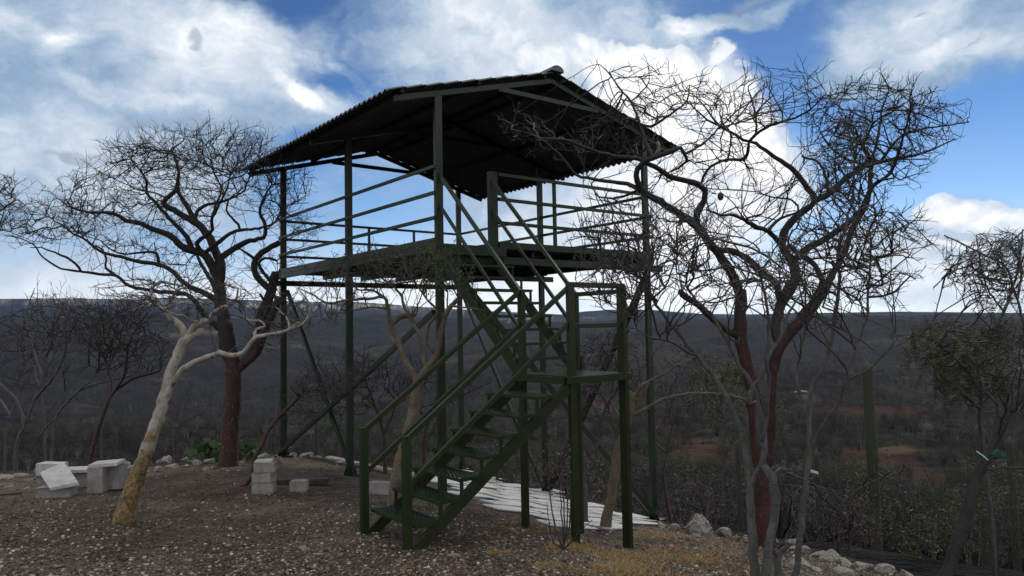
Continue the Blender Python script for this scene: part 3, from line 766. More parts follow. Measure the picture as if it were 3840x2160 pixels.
# ------------------------------------------------------------------ trees
def cat_rom(P_, step):
    P_ = np.array(P_, float)
    if len(P_) < 3: P_ = np.vstack([P_[0], (P_[0] + P_[-1]) / 2, P_[-1]])
    Q = np.vstack([2 * P_[0] - P_[1], P_, 2 * P_[-1] - P_[-2]])
    out = []
    for i in range(1, len(Q) - 2):
        n = max(1, int(np.linalg.norm(Q[i + 1][:3] - Q[i][:3]) / step))
        for k in range(n):
            t = k / n
            out.append(.5 * (2 * Q[i] + (Q[i + 1] - Q[i - 1]) * t + (2 * Q[i - 1] - 5 * Q[i] + 4 * Q[i + 1] - Q[i + 2]) * t * t + (3 * Q[i] - Q[i - 1] - 3 * Q[i + 1] + Q[i + 2]) * t ** 3))
    out.append(Q[-2]); return np.array(out)
class Tree:
    def __init__(s, dist, seed, step=.07):
        s.p = []; s.par = []; s.r = []; s.kind = []; s.dir = []; s.d = dist; s.step = step
        s.rng = np.random.default_rng(seed); s.px = []
    def node(s, p, par, r, kind):
        s.p.append(np.array(p, float)); s.par.append(par); s.r.append(r); s.kind.append(kind)
        d = (s.p[-1] - s.p[par]) if par >= 0 else np.array((0, 0, 1.0))
        s.dir.append(d / (np.linalg.norm(d) + 1e-9)); return len(s.p) - 1
    def limb(s, pts, r0, r1, dd=0.0, T=lambda x, y: (x, y), root=False):
        r0, r1 = r0 * (.78 if r0 > .02 else .9), r1 * .85
        """pts: photograph pixels of one traced limb; dd: how far its tip moves away (+) or nearer (-)"""
        px = [T(*p) for p in pts]
        par = -1; d0 = s.d
        if not root and s.p:
            pa = np.array(s.px); k = int(np.argmin(np.hypot(pa[:, 0] - px[0][0], pa[:, 1] - px[0][1])))
            par = k; d0 = s.p[k][1]
        seg = np.concatenate([[0], np.cumsum([math.hypot(px[i + 1][0] - px[i][0], px[i + 1][1] - px[i][1]) for i in range(len(px) - 1)])])
        seg = seg / (seg[-1] + 1e-9)
        P3 = [np.append(at(px[i][0], px[i][1], d0 + dd * seg[i]), (r0 + (r1 - r0) * seg[i])) for i in range(len(px))]
        if par >= 0: P3[0] = np.append(s.p[par], P3[0][3])
        C = cat_rom(P3, s.step)
        if par >= 0: C = C[1:]
        else:      # root flare, carried below the soil
            dst = np.linalg.norm(C[:, :3] - C[0, :3], axis=1)
            C[:, 3] *= 1 + .20 * np.exp(-dst / (C[0, 3] * 1.3))
            low_ = C[0].copy(); low_[:3] -= (C[1, :3] - C[0, :3]) / (np.linalg.norm(C[1, :3] - C[0, :3]) + 1e-9) * .12 + np.array((0, 0, .12)); low_[3] *= 1.15
            C = np.vstack([low_, C])
        last = par
        for i, c in enumerate(C):
            j = s.rng.normal(0, .004, 3) if 0 < i < len(C) - 1 else 0
            r = min(c[3] * (1 + s.rng.normal(0, .03)), s.r[last] * 1.03 if last >= 0 else 9)
            last = s.node(c[:3] + j, last, r, 0)
            s.px.append(s.proj(c[:3]))
        return last
    def proj(s, p):
        x, y, z = p
        yc = y * math.cos(PITCH) + z * math.sin(PITCH); zc = -y * math.sin(PITCH) + z * math.cos(PITCH)
        a = F_PX * x / yc; b = -F_PX * zc / yc; c, t = math.cos(ROLL), math.sin(ROLL)
        return (1920 + c * a + t * b, 1080 - t * a + c * b)
    def fill(s, ells, bf=.85, rmax=.06, up=.04, curl=.08, rtip=.0021, step=.13, wig=.045, mult=1.25, spray=.7):
        """grow twigs from the limbs to points spread through the crown's volume"""
        A = []
        for (px, py, rx, ry, n, dz) in ells:
            k = 0
            while k < n * mult:
                q = s.rng.uniform(-1, 1, 3)
                if q @ q > 1: continue
                A.append(at(px + q[0] * rx, py + q[1] * ry, s.d + q[2] * dz)); k += 1
        A = np.array(A)
        cap = len(s.p) + len(A) * 40
        NP = np.zeros((cap, 3)); PL = np.zeros(cap); n = len(s.p)
        NP[:n] = s.p
        elig = np.array([r < rmax and i > 6 for i, r in enumerate(s.r)])
        PL[:n] = np.where(elig, 0, 1e6)
        # nearest first
        base = NP[:n][elig]
        d0 = np.array([np.min(np.linalg.norm(base - a, axis=1)) for a in A])
        order = np.argsort(d0 + s.rng.normal(0, .12, len(A)))
        IX = np.arange(cap); CH = np.zeros(cap)
        for ai in order:
            a = A[ai]
            D = np.linalg.norm(NP[:n] - a, axis=1)
            kk_ = int(np.argmin(D + bf * PL[:n] + .07 * CH[:n])); d = D[kk_]; k = int(IX[kk_])
            if d < .05: continue
            CH[max(0, kk_ - 2):kk_ + 3] += 1; CH[kk_] += 1
            p0 = s.p[k]; dr = s.dir[k]
            c = p0 + dr * curl * d + np.array((0, 0, up * d)) + s.rng.normal(0, .04 * d, 3)
            m = max(2, int(d / step)); last = k
            w1 = s.rng.normal(0, wig * step, (m + 1, 3))
            for t in range(1, m + 1):
                f = t / m
                q = (1 - f) ** 2 * p0 + 2 * f * (1 - f) * c + f * f * a + (w1[t] if t < m else 0)
                if n >= cap - 2: break
                last = s.node(q, last, rtip, 1); NP[n] = q; IX[n] = last
                PL[n] = PL[kk_] * (PL[kk_] < 1e5) + d * f; n += 1
            # a small spray of straight shoots at the tip
            if last != k and s.rng.random() < spray:
                for q2 in range(s.rng.integers(1, 4)):
                    dv = s.dir[last] + s.rng.normal(0, .38, 3) + np.array((0, 0, .25)); dv /= np.linalg.norm(dv)
                    ln = s.rng.uniform(.6, 1.7) * step
                    m1 = s.node(s.p[last] + dv * ln * .55, last, rtip * .85, 1)
                    s.node(s.p[m1] + (dv + s.rng.normal(0, .12, 3)) * ln * .45, m1, rtip * .7, 1)
    def spurs(s, prob, lo, hi, rmaxn=.02, ang=.9, up=.3, r=.0028):
        n0 = len(s.p)
        for i in range(8, n0):
            if s.kind[i] == 0 and s.r[i] > rmaxn: continue
            if s.rng.random() > prob: continue
            d = s.dir[i]; t = s.rng.normal(0, 1, 3); t -= d * (t @ d); t /= np.linalg.norm(t)
            q = d * math.cos(ang) + t * math.sin(ang) + np.array((0, 0, up)); q /= np.linalg.norm(q)
            ln = s.rng.uniform(lo, hi)
            a = s.node(s.p[i] + q * ln * .5, i, r, 1)
            s.node(s.p[a] + (q + s.rng.normal(0, .25, 3) + (0, 0, up * .4)) * ln * .5, a, r, 1)
    def radii(s, ex=2.35, rtip=.0035):
        n = len(s.p); acc = np.zeros(n)
        for i in range(n - 1, -1, -1):
            if s.kind[i] == 1:
                if acc[i] == 0: acc[i] = s.r[i] ** ex
                s.r[i] = acc[i] ** (1 / ex) + .0004
                p = s.par[i]
                if p >= 0: acc[p] += acc[i]
        for i in range(n):
            p = s.par[i]
            if p >= 0 and s.kind[i] == 1: s.r[i] = min(s.r[i], s.r[p] * .92 if s.kind[p] == 0 else s.r[p])
    def mesh(s, kind, origin):
        n = len(s.p); ch = [[] for _ in range(n)]
        for i in range(n):
            if s.par[i] >= 0: ch[s.par[i]].append(i)
        sub = np.ones(n)
        for i in range(n - 1, -1, -1):
            if s.par[i] >= 0: sub[s.par[i]] += sub[i]
        starts = [i for i in range(n) if s.kind[i] == kind and (s.par[i] < 0 or s.kind[s.par[i]] != kind)]
        mb = MB(); used = set()
        stack = list(starts)
        P_ = np.array(s.p)
        while stack:
            i = stack.pop()
            chain = [s.par[i]] if s.par[i] >= 0 else []
            rs = [min(s.r[i], s.r[s.par[i]]) * .9] if chain else []
            c = i
            while c is not None:
                chain.append(c); rs.append(s.r[c])
                kk = [k for k in ch[c] if s.kind[k] == kind]
                if not kk: break
                m = max(kk, key=lambda k: (s.r[k], sub[k]))
                for k in kk:
                    if k != m: stack.append(k)
                c = m
            if len(chain) < 2: continue
            Q = P_[chain] - origin; rs = np.array(rs)
            if not [k for k in ch[chain[-1]]]: rs[-1] *= .35 if kind == 1 else .8
            rm = rs.max(); sd = 16 if rm > .06 else 10 if rm > .03 else (6 if rm > .014 else (4 if rm > .007 else 3))
            T_ = np.gradient(Q, axis=0); T_ /= np.linalg.norm(T_, axis=1)[:, None] + 1e-9
            ref = np.array((0, 0, 1.0)) if abs(T_[0][2]) < .8 else np.array((1.0, 0, 0))
            X = np.cross(T_[0], ref); X /= np.linalg.norm(X)
            V = []
            an = np.arange(sd) * 2 * math.pi / sd
            for k in range(len(Q)):
                X = X - T_[k] * (X @ T_[k]); X /= np.linalg.norm(X) + 1e-9
                Y = np.cross(T_[k], X)
                if rm > .02:      # knobs, hollows and folds
                    c_ = np.stack([Q[k][0] + np.cos(an) * rs[k], Q[k][1] + np.sin(an) * rs[k], np.full(sd, Q[k][2])], 1) * min(14, .8 / rm)
                    rr_ = rs[k] * np.array([1 + .17 * noise.noise(Vector(q_)) + .09 * noise.noise(Vector(q_ * 2.7)) for q_ in c_])
                else: rr_ = rs[k] * (1 + .1 * math.sin(k * 1.7))
                V.append(Q[k] + np.outer(np.cos(an) * rr_, X) + np.outer(np.sin(an) * rr_, Y))
            F = []
            for k in range(len(Q) - 1):
                for a in range(sd):
                    b = (a + 1) % sd
                    F.append((k * sd + a, k * sd + b, (k + 1) * sd + b, (k + 1) * sd + a))
            m_ = (len(Q) - 1) * sd
            F.append(tuple(m_ + a for a in range(sd)))
            mb.add(np.concatenate(V), F)
        return mb
    def leaves(s, n, size, origin, rmaxn=.012, box=None, jitter=.02, droop=0.0, long=1.8):
        cand = [i for i in range(len(s.p)) if s.kind[i] == 1 and s.r[i] < rmaxn and (box is None or box(s.proj(s.p[i])))]
        mb = MB()
        if not cand: return mb
        for i in s.rng.choice(cand, n):
            c = s.p[i] - origin + s.rng.normal(0, jitter, 3)
            a = s.rng.normal(0, 1, 3); a[2] -= droop; a /= np.linalg.norm(a)
            b = np.cross(a, s.rng.normal(0, 1, 3)); b /= np.linalg.norm(b)
            z = size * s.rng.uniform(.5, 1.3)
            mb.add([c, c + a * z * .5 + b * z / long * .5, c + a * z, c + a * z * .5 - b * z / long * .5], [(0, 1, 2, 3)])
        return mb
    def finish(s, name, label, cat, trunkm, twigm, group=None, foot=None, limbm=None):
        s.radii()
        base = np.array(s.p[0]) if foot is None else np.array(foot)
        o = empty(name, tuple(base)); tag(o, label, cat, group)
        s.base = base; s.o = o
        s.mesh(0, base).build('trunk', trunkm, o, True)
        s.mesh(1, base).build('crown', twigm, o, True)
        return o
def reg(x0, y0, sc_): return lambda x, y: (x0 + x * sc_, y0 + y * sc_)
T1 = reg(0, 400, .6211); T2 = reg(0, 1200, .6626); T5 = reg(1200, 1200, .6626); T6 = reg(2200, 200, .68997); T7 = reg(2300, 1100, .73159)
S3 = reg(1850, 1500, .414); Z4 = reg(1000, 700, .3106)

# --- 1. big red-barked tree at the left rim
t = Tree(12.6, 11)
t.limb([(1288, 842), (1298, 720), (1305, 600), (1312, 450), (1318, 330), (1315, 250), (1290, 150), (1270, 0)], .190, .145, 0, T2, root=True)
t.limb([(1345, 1330), (1330, 1180), (1325, 1060), (1330, 950), (1300, 870), (1270, 800), (1240, 760), (1190, 700), (1140, 680), (1080, 640), (1000, 600), (985, 580), (1030, 530), (1060, 510), (1075, 440), (1080, 400), (1065, 340), (1040, 270)], .14, .02, .5, T1)
t.limb([(1325, 1050), (1285, 970), (1230, 890), (1130, 860), (1070, 820), (1030, 780), (900, 730), (840, 700), (760, 685), (720, 660), (650, 640), (560, 640), (470, 620), (400, 600)], .10, .012, -.6, T1)
t.limb([(1225, 890), (1190, 830), (1250, 770), (1285, 745), (1275, 690), (1310, 620), (1350, 540), (1370, 500), (1390, 420)], .05, .012, -.8, T1)
t.limb([(1190, 700), (1150, 640), (1110, 570), (1080, 520), (1075, 460)], .07, .03, .2, T1)
t.limb([(1160, 850), (1130, 790), (1060, 710), (1000, 650), (950, 590), (890, 520), (880, 440), (840, 380), (790, 320)], .055, .012, -.5, T1)
t.limb([(1340, 930), (1400, 865), (1480, 820), (1560, 800), (1590, 790), (1605, 740), (1600, 700), (1570, 640), (1590, 560), (1640, 470)], .075, .015, .4, T1)
t.limb([(1240, 890), (1290, 840), (1370, 780), (1450, 745), (1560, 735), (1660, 700), (1700, 630), (1760, 590)], .05, .01, -.7, T1)
t.limb([(1445, 745), (1440, 710), (1380, 650), (1365, 620), (1380, 560), (1430, 520)], .03, .012, -.2, T1)
t.limb([(1180, 690), (1200, 620), (1260, 590), (1340, 575), (1410, 545), (1470, 510), (1500, 440)], .045, .012, .8, T1)
t.limb([(1275, 690), (1300, 600), (1340, 500), (1300, 420), (1280, 330)], .03, .01, .6, T1)
t.limb([(1310, 1170), (1240, 1130), (1120, 1070), (1050, 1000), (960, 950), (860, 940), (780, 920), (700, 900), (620, 880), (560, 840), (500, 790), (440, 770), (380, 720), (330, 690)], .065, .012, -.7, T1)
t.limb([(960, 950), (945, 885), (860, 880), (760, 890), (680, 870), (620, 820)], .035, .01, -.3, T1)
t.limb([(1345, 1380), (1250, 1280), (1180, 1180), (1120, 1130), (1000, 1120), (860, 1100), (780, 1080), (700, 1020), (600, 1010), (490, 995), (370, 980), (330, 960), (260, 910), (200, 830), (100, 790), (20, 780)], .058, .008, -1.2, T1)
t.limb([(490, 995), (460, 950), (400, 910), (330, 880), (250, 850), (180, 850)], .03, .008, -.5, T1)
t.limb([(700, 1020), (640, 970), (640, 900), (600, 850), (540, 830), (480, 760)], .03, .008, .4, T1)
t.limb([(1345, 1200), (1290, 1080), (1230, 980), (1190, 900)], .06, .03, .5, T1)
t.limb([(1345, 310), (1400, 220), (1430, 170), (1465, 60), (1480, -40), (1520, -120), (1560, -270)], .11, .09, .3, lambda x, y: T2(x, y))
t.limb([(1545, 1100), (1550, 1020), (1535, 950), (1560, 900), (1640, 845), (1690, 820)], .075, .06, .2, T1)
t.limb([(1400, 300), (1440, 200), (1500, 60), (1540, -20), (1580, -130)], .09, .07, -.3, T2)
t.limb([(1580, 1330), (1610, 1240), (1655, 1120), (1650, 1070), (1590, 1000), (1560, 950), (1600, 915), (1670, 930)], .065, .02, -.3, T1)
t.limb([(1530, 930), (1500, 890), (1450, 860), (1400, 870)], .035, .01, -.3, T1)
t.limb([(1545, 1160), (1570, 1130)], .03, .025, -.1, T1); t.limb([(1620, 1240), (1665, 1190)], .03, .015, .2, T1)
t.fill([(700, 570, 340, 100, 480, 1.6), (560, 680, 290, 130, 420, 1.5), (860, 640, 260, 190, 420, 1.5), (1000, 620, 150, 130, 120, 1.4), (1080, 740, 110, 160, 130, 1.2), (220, 830, 190, 90, 200, 1.1), (330, 760, 200, 130, 200, 1.3),
        (560, 860, 280, 130, 230, 1.4), (1130, 900, 110, 120, 70, 1.0), (780, 1000, 230, 90, 100, 1.2), (480, 960, 240, 70, 80, 1.1), (60, 870, 90, 70, 50, .8), (960, 1010, 140, 120, 60, 1.2)])
t.spurs(.16, .05, .14)
t.finish('red_barked_tree', 'wide spreading leafless tree with dark red trunk behind the leaning pale tree', 'tree', M['bark_red'], M['twig'])

# --- 2. leaning pale tree
t = Tree(7.95, 12, .05)
t.limb([(698, 1112), (720, 1040), (765, 920), (810, 800), (860, 660), (905, 530), (935, 430), (955, 330), (975, 270), (1010, 190), (1040, 125), (1100, 75), (1150, 62)], .108, .055, .25, T2, root=True)
t.limb([(1105, 1390), (1110, 1345), (1050, 1290), (1000, 1235), (940, 1190), (910, 1130), (930, 1080), (975, 1055), (1040, 1070), (1100, 1080)], .05, .012, .3, T1)
t.limb([(1140, 1390), (1170, 1330), (1210, 1300), (1262, 1290), (1282, 1250), (1330, 1215), (1385, 1205), (1430, 1155), (1435, 1100), (1380, 1080)], .048, .010, -.2, T1)
t.limb([(1060, 1330), (1010, 1240), (1030, 1180), (1065, 1110), (1130, 1090)], .03, .01, -.2, T1)
t.limb([(1200, 1300), (1150, 1290), (1100, 1260), (1040, 1250), (1000, 1230)], .02, .008, -.3, T1)
t.limb([(930, 450), (965, 390), (1000, 320), (1040, 270), (1130, 230), (1240, 185), (1290, 200), (1345, 200), (1400, 160), (1440, 100), (1560, 75), (1640, 50), (1700, 10)], .047, .018, -.5, T2)
t.limb([(1760, 1350), (1830, 1310), (1868, 1230), (1840, 1140), (1800, 1100)], .02, .007, -.2, T1)
t.limb([(1520, 1400), (1545, 1340), (1600, 1325), (1560, 1290), (1500, 1290), (1440, 1230)], .022, .006, .2, T1)
t.limb([(1760, 1345), (1740, 1290), (1700, 1240), (1660, 1210)], .012, .005, .2, T1)
t.fill([(600, 1120, 170, 110, 90, .7), (760, 1100, 170, 100, 80, .7), (860, 1130, 140, 90, 60, .6), (1090, 1180, 110, 90, 90, .6), (1010, 1260, 110, 60, 35, .5), (480, 1080, 140, 60, 40, .6)], bf=.7, rmax=.03, rtip=.0026, step=.06)
t.spurs(.12, .03, .08, r=.002)
t.finish('pale_barked_tree', 'leaning tree with smooth pale bark and ochre lichen rising from open gravel', 'tree', M['bark_white'], M['twig_grey'])

# --- 3. thin leaning red sapling beside the block stack
t = Tree(10.4, 13, .05)
t.limb([(1380, 940), (1425, 880), (1440, 780), (1485, 710), (1500, 650), (1560, 570), (1620, 510), (1690, 440), (1735, 375)], .040, .026, .5, T2, root=True)
t.limb([(1700, 430), (1720, 400), (1800, 400), (1880, 430)], .018, .008, .3, T2)
t.fill([(1180, 1450, 110, 60, 90, .6), (1280, 1440, 110, 70, 80, .6), (1100, 1500, 90, 80, 30, .5)], bf=.7, rmax=.04, rtip=.0026)
t.finish('red_sapling', 'thin crooked red-barked sapling leaning over the stack of three grey blocks', 'tree', M['bark_redbright'], M['twig_grey'], foot=on_ground(918, 1824))

# --- 4. tan tree in front of the tower's left leg, with small green leaves
t = Tree(8.9, 14, .05)
t.limb([(1483, 1868), (1492, 1800), (1515, 1690), (1550, 1560), (1558, 1500), (1568, 1425)], .115, .072, .1, root=True)
t.limb([(1568, 1425), (1540, 1390), (1510, 1330), (1490, 1270), (1466, 1222), (1490, 1195), (1520, 1185), (1560, 1180)], .06, .03, .25)
t.limb([(1470, 1222), (1455, 1160), (1440, 1115), (1380, 1120), (1300, 1125), (1230, 1138), (1170, 1105), (1120, 1080)], .035, .008, -.3)
t.limb([(1440, 1115), (1400, 1090), (1340, 1085), (1310, 1040), (1260, 1010)], .022, .006, .3)
t.limb([(1568, 1425), (1600, 1385), (1635, 1330), (1655, 1240), (1668, 1190), (1690, 1150), (1720, 1120)], .06, .03, -.2)
t.limb([(1600, 1385), (1590, 1340), (1575, 1260), (1545, 1200), (1520, 1160), (1500, 1100), (1440, 1050)], .04, .014, .3)
t.limb([(1632, 1330), (1600, 1280), (1610, 1220), (1640, 1170), (1600, 1120), (1560, 1060)], .03, .012, -.4)
t.limb([(1690, 1160), (1760, 1155), (1820, 1165)], .018, .006, -.2)
t.limb([(1460, 1165), (1400, 1150), (1340, 1160), (1280, 1175), (1220, 1170)], .018, .006, -.3)
t.fill([(1500, 1000, 280, 80, 300, .9), (1640, 1010, 150, 100, 160, .8), (1330, 1060, 260, 70, 170, .8), (1250, 1110, 130, 80, 60, .7), (1420, 970, 200, 50, 80, .8), (1700, 1060, 110, 60, 60, .6), (1240, 1200, 80, 40, 20, .4)], bf=.7, rmax=.04, rtip=.0020, step=.07, mult=.8)
t.spurs(.2, .03, .08, r=.002)
o = t.finish('tan_barked_tree', 'small tree with rough tan trunk and sparse tiny green leaves behind the stair rails', 'tree', M['bark_tan'], M['twig_grey'])
lv = t.leaves(1500, .024, t.base, box=lambda p: p[0] > 1230)
a = t.leaves(700, .032, t.base, box=lambda p: p[0] > 1560 and p[1] > 930)
lv.add(np.concatenate(a.v), a.f)
lv.build('leaves', M['leaf'], o)

# --- 5. big red-stemmed tree at the right rim
t = Tree(9.3, 15)
t.limb([(775, 1245), (768, 1160), (770, 1060), (765, 940), (745, 820), (738, 700), (728, 600), (715, 500), (695, 420), (675, 330), (655, 220), (652, 100), (660, -20)], .135, .085, .2, T7, root=True)
t.limb([(775, 960), (795, 850), (805, 700), (808, 560), (815, 430), (835, 310), (880, 235), (950, 150), (1035, 45), (1085, -40)], .075, .085, -.3, T7)
t.limb([(838, 280), (830, 180), (850, 80), (885, 0), (905, -60)], .075, .07, .4, T7)
t.limb([(838, 1340), (822, 1280), (800, 1220), (740, 1120), (660, 1020), (600, 940), (500, 870), (400, 805), (320, 760), (275, 700), (275, 630), (320, 585), (400, 555), (460, 535), (510, 512)], .08, .03, -1.2, T6)
t.limb([(600, 935), (600, 870), (640, 800), (645, 745), (605, 712), (480, 680), (420, 650), (340, 600), (270, 572), (150, 560), (0, 515), (-120, 470), (-260, 460), (-330, 400)], .055, .012, -.7, T6)
t.limb([(370, 568), (392, 530), (385, 490)], .04, .034, .3, T6)
t.limb([(500, 515), (545, 580), (500, 620), (455, 645)], .03, .012, .3, T6)
t.limb([(530, 560), (620, 500), (720, 400), (740, 330)], .022, .008, .6, T6)
t.limb([(320, 760), (220, 712), (140, 700), (60, 688), (0, 678), (-60, 660), (-130, 570), (-240, 470), (-330, 430)], .035, .008, -.6, T6)
t.limb([(260, 775), (170, 785), (60, 778), (35, 742), (-10, 720)], .02, .008, .5, T6)
t.limb([(360, 580), (320, 480), (290, 380), (240, 262), (180, 190), (120, 110), (70, 60)], .03, .007, .8, T6)
t.limb([(245, 262), (300, 210), (340, 150), (335, 70)], .014, .006, -.3, T6)
t.limb([(290, 385), (350, 400), (430, 350), (540, 260), (560, 170)], .02, .007, -.5, T6)
t.limb([(1058, 1370), (1110, 1280), (1140, 1190), (1100, 1110), (1062, 1040), (1085, 950), (1150, 880), (1240, 802), (1210, 745), (1170, 690), (1110, 620), (1000, 550), (920, 492), (850, 470), (790, 430), (720, 390), (640, 290), (600, 240)], .085, .010, .9, T6)
t.limb([(900, 480), (920, 440), (1000, 390), (1130, 350), (1220, 300), (1300, 220)], .03, .007, -.6, T6)
t.limb([(925, 430), (920, 350), (900, 260), (880, 180), (960, 130)], .022, .006, .5, T6)
t.limb([(892, 490), (862, 570), (770, 578), (700, 600), (650, 640), (625, 700)], .035, .02, .7, T6)
t.limb([(765, 578), (780, 500), (780, 430), (740, 380)], .02, .01, .4, T6)
t.limb([(1065, 1040), (990, 970), (900, 930), (800, 880), (730, 880), (650, 850)], .045, .012, -1.0, T6)
t.limb([(995, 975), (1020, 920), (1080, 888), (1150, 855), (1120, 800), (1000, 780), (920, 760)], .028, .008, .6, T6)
t.limb([(1240, 802), (1320, 760), (1400, 685), (1500, 622), (1600, 590), (1750, 560), (1860, 530), (1960, 485), (2010, 465)], .062, .009, .6, T6)
t.limb([(1505, 620), (1540, 580), (1525, 540), (1500, 510)], .045, .034, -.2, T6)
t.limb([(1320, 755), (1295, 660), (1255, 590), (1170, 560)], .032, .015, .6, T6)
t.limb([(1510, 612), (1460, 592), (1380, 560), (1300, 480), (1260, 400)], .025, .008, -.5, T6)
t.limb([(1540, 618), (1585, 450), (1605, 300), (1640, 200), (1600, 110)], .032, .008, .5, T6)
t.limb([(1600, 590), (1690, 470), (1780, 420), (1900, 400), (2080, 372)], .030, .007, -.5, T6)
t.limb([(1500, 500), (1560, 380), (1640, 330), (1760, 250), (1850, 200)], .022, .006, .4, T6)
t.limb([(1155, 1130), (1200, 1060), (1290, 1010), (1400, 942), (1480, 870), (1520, 790), (1555, 720), (1650, 650), (1700, 520), (1750, 350), (1770, 240)], .062, .008, -.8, T6)
t.limb([(1330, 1200), (1230, 1140), (1150, 1090), (1100, 1040)], .045, .035, .2, T6)
t.limb([(1250, 1320), (1330, 1210), (1400, 1080), (1440, 960), (1520, 820), (1540, 700), (1545, 620)], .06, .03, .3, T6)
t.limb([(720, 1070), (800, 1080), (880, 1120), (950, 1190), (1030, 1250), (1055, 1370)], .05, .05, .2, T6)
t.limb([(640, 240), (600, 200), (520, 140), (430, 60), (370, 20), (350, 5)], .06, .045, -.3, T7)
t.limb([(370, 8), (340, -10)], .05, .05, -.05, T7)
t.fill([(2420, 380, 180, 150, 170, 1.2), (2600, 420, 200, 150, 170, 1.3), (2320, 520, 200, 120, 110, 1.2), (2100, 520, 220, 90, 130, 1.0), (2840, 370, 170, 120, 150, 1.2), (3050, 370, 200, 120, 150, 1.3), (3300, 400, 250, 130, 280, 1.3),
        (3480, 460, 170, 120, 160, 1.2), (3250, 560, 280, 130, 230, 1.3), (3350, 620, 150, 100, 90, 1.1), (2680, 620, 220, 120, 160, 1.3), (2960, 690, 170, 110, 110, 1.2), (2550, 800, 250, 150, 190, 1.3), (2850, 900, 240, 150, 130, 1.3), (3150, 800, 190, 160, 110, 1.2),
        (1960, 470, 110, 60, 40, .8), (2430, 600, 150, 90, 90, .9)], mult=.62)
t.spurs(.34, .04, .11, r=.003)
o = t.finish('red_barked_tree', 'tall leafless tree with twin bright red stems behind the grey trunks at right', 'tree', M['bark_redbright'], M['twig'])

# wasp nest hanging in it
c = at(2702, 737, 9.2)
s = MB(); bm = bmesh.new(); bmesh.ops.create_icosphere(bm, subdivisions=3, radius=1)
for v in bm.verts:
    n_ = 1 + .12 * noise.noise(v.co * 2.5) + .03 * math.sin(v.co.z * 22)
    v.co = Vector((v.co.x * .036 * n_, v.co.y * .036 * n_, v.co.z * .052 * n_))
me = bpy.data.meshes.new('wasp_nest'); bm.to_mesh(me); bm.free()
o = link('wasp_nest', me, M['nest']); o.location = c; tag(o, 'small dark papery wasp nest hanging in the twin red-stemmed tree', 'nest')

# --- 6. grey trunks in the right foreground
def gtree(seed, dist, limbs, fills, label, spur=.3, mats=('bark_grey', 'twig_grey'), rt=.0026, name='grey_tree', cat='tree', grp=None, bf=.25, foot=None, T=T7, rmax=.05, st=.07):
    t = Tree(dist, seed, .06)
    for i, (pts, r0, r1, dd) in enumerate(limbs): t.limb(pts, r0, r1, dd, T, root=(i == 0))
    t.fill(fills, bf=max(bf, .7), rmax=rmax, rtip=rt, step=st, mult=.85)
    t.spurs(spur, .04, .10, r=rt * .8)
    t.finish(name, label, cat, M[mats[0]], M[mats[1]], grp, foot)
    return t
def rooted(pts, T=T7, d=None):
    return pts
gtree(21, 5.6, [
    ([(735, 1500), (720, 1350), (708, 1200), (700, 1050), (692, 900), (675, 780), (650, 690), (600, 590), (560, 500), (500, 410), (430, 325), (330, 200), (250, 100), (200, 20), (170, -60)], .048, .012, .4),
    ([(700, 1000), (730, 920), (765, 880), (775, 800), (745, 760), (742, 640), (728, 560), (690, 560), (700, 500)], .036, .02, -.1),
    ([(780, 800), (770, 700), (742, 560), (720, 480), (650, 380), (600, 270), (560, 200), (500, 110), (430, 40), (370, -40)], .03, .01, .3),
    ([(742, 770), (775, 700), (788, 560), (800, 430), (780, 340), (800, 200), (790, 80), (760, -60)], .026, .010, -.3),
    ([(690, 560), (720, 470), (745, 440), (790, 330), (860, 220), (900, 100), (1000, -50)], .022, .008, .3),
    ([(430, 325), (360, 290), (280, 240), (200, 230), (120, 180)], .014, .006, -.2),
    ([(560, 200), (640, 260), (650, 310)], .012, .008, .1)],
    [(2450, 1000, 230, 130, 190, .8), (2330, 930, 190, 120, 130, .8), (2560, 870, 200, 140, 130, .9), (2330, 1090, 190, 80, 100, .7), (2640, 1080, 170, 110, 90, .8), (2850, 1060, 170, 120, 90, .8), (2250, 800, 120, 100, 40, .7)],
    'grey forked tree whose stems cross in front of the red trunk', .35)
gtree(22, 5.5, [
    ([(790, 1500), (790, 1400), (800, 1280), (830, 1170), (828, 1040), (815, 950), (770, 880)], .046, .034, .1),
    ([(815, 960), (850, 900), (960, 950), (1100, 1010)], .01, .005, .5)],
    [(2960, 1800, 100, 60, 14, .4)],
    'grey bare stem curving to meet the forked grey tree above the ground', .1)
gtree(23, 6.2, [
    ([(930, 1500), (948, 1330), (965, 1150), (990, 980), (1000, 850), (1005, 700), (1010, 560), (1020, 480), (1075, 380), (1105, 280), (1130, 180), (1145, 60), (1160, -60), (1150, -200), (1190, -330), (1230, -520), (1235, -640), (1250, -780)], .034, .010, .5),
    ([(1000, 800), (1060, 700), (1150, 560), (1200, 440), (1290, 400), (1400, 300), (1460, 230)], .016, .006, -.5),
    ([(1005, 640), (950, 500), (940, 400), (970, 240), (1010, 100), (1060, -40), (1090, -150), (1080, -260)], .018, .006, .5),
    ([(1130, 180), (1080, 130), (1050, 40)], .012, .005, .2),
    ([(1180, 400), (1250, 260), (1300, 130), (1310, -60), (1330, -300), (1400, -420)], .015, .006, .3)],
    [(3130, 1000, 230, 150, 230, .9), (3300, 1020, 160, 130, 110, .8), (3180, 800, 200, 130, 150, .9), (3170, 600, 140, 140, 150, .8), (3330, 880, 180, 90, 90, .7), (3050, 1150, 200, 110, 90, .8), (3180, 480, 90, 80, 50, .6), (2950, 1000, 120, 120, 70, .8)],
    'slim grey tree with fine thorny twigs right of the red trunk', .4)

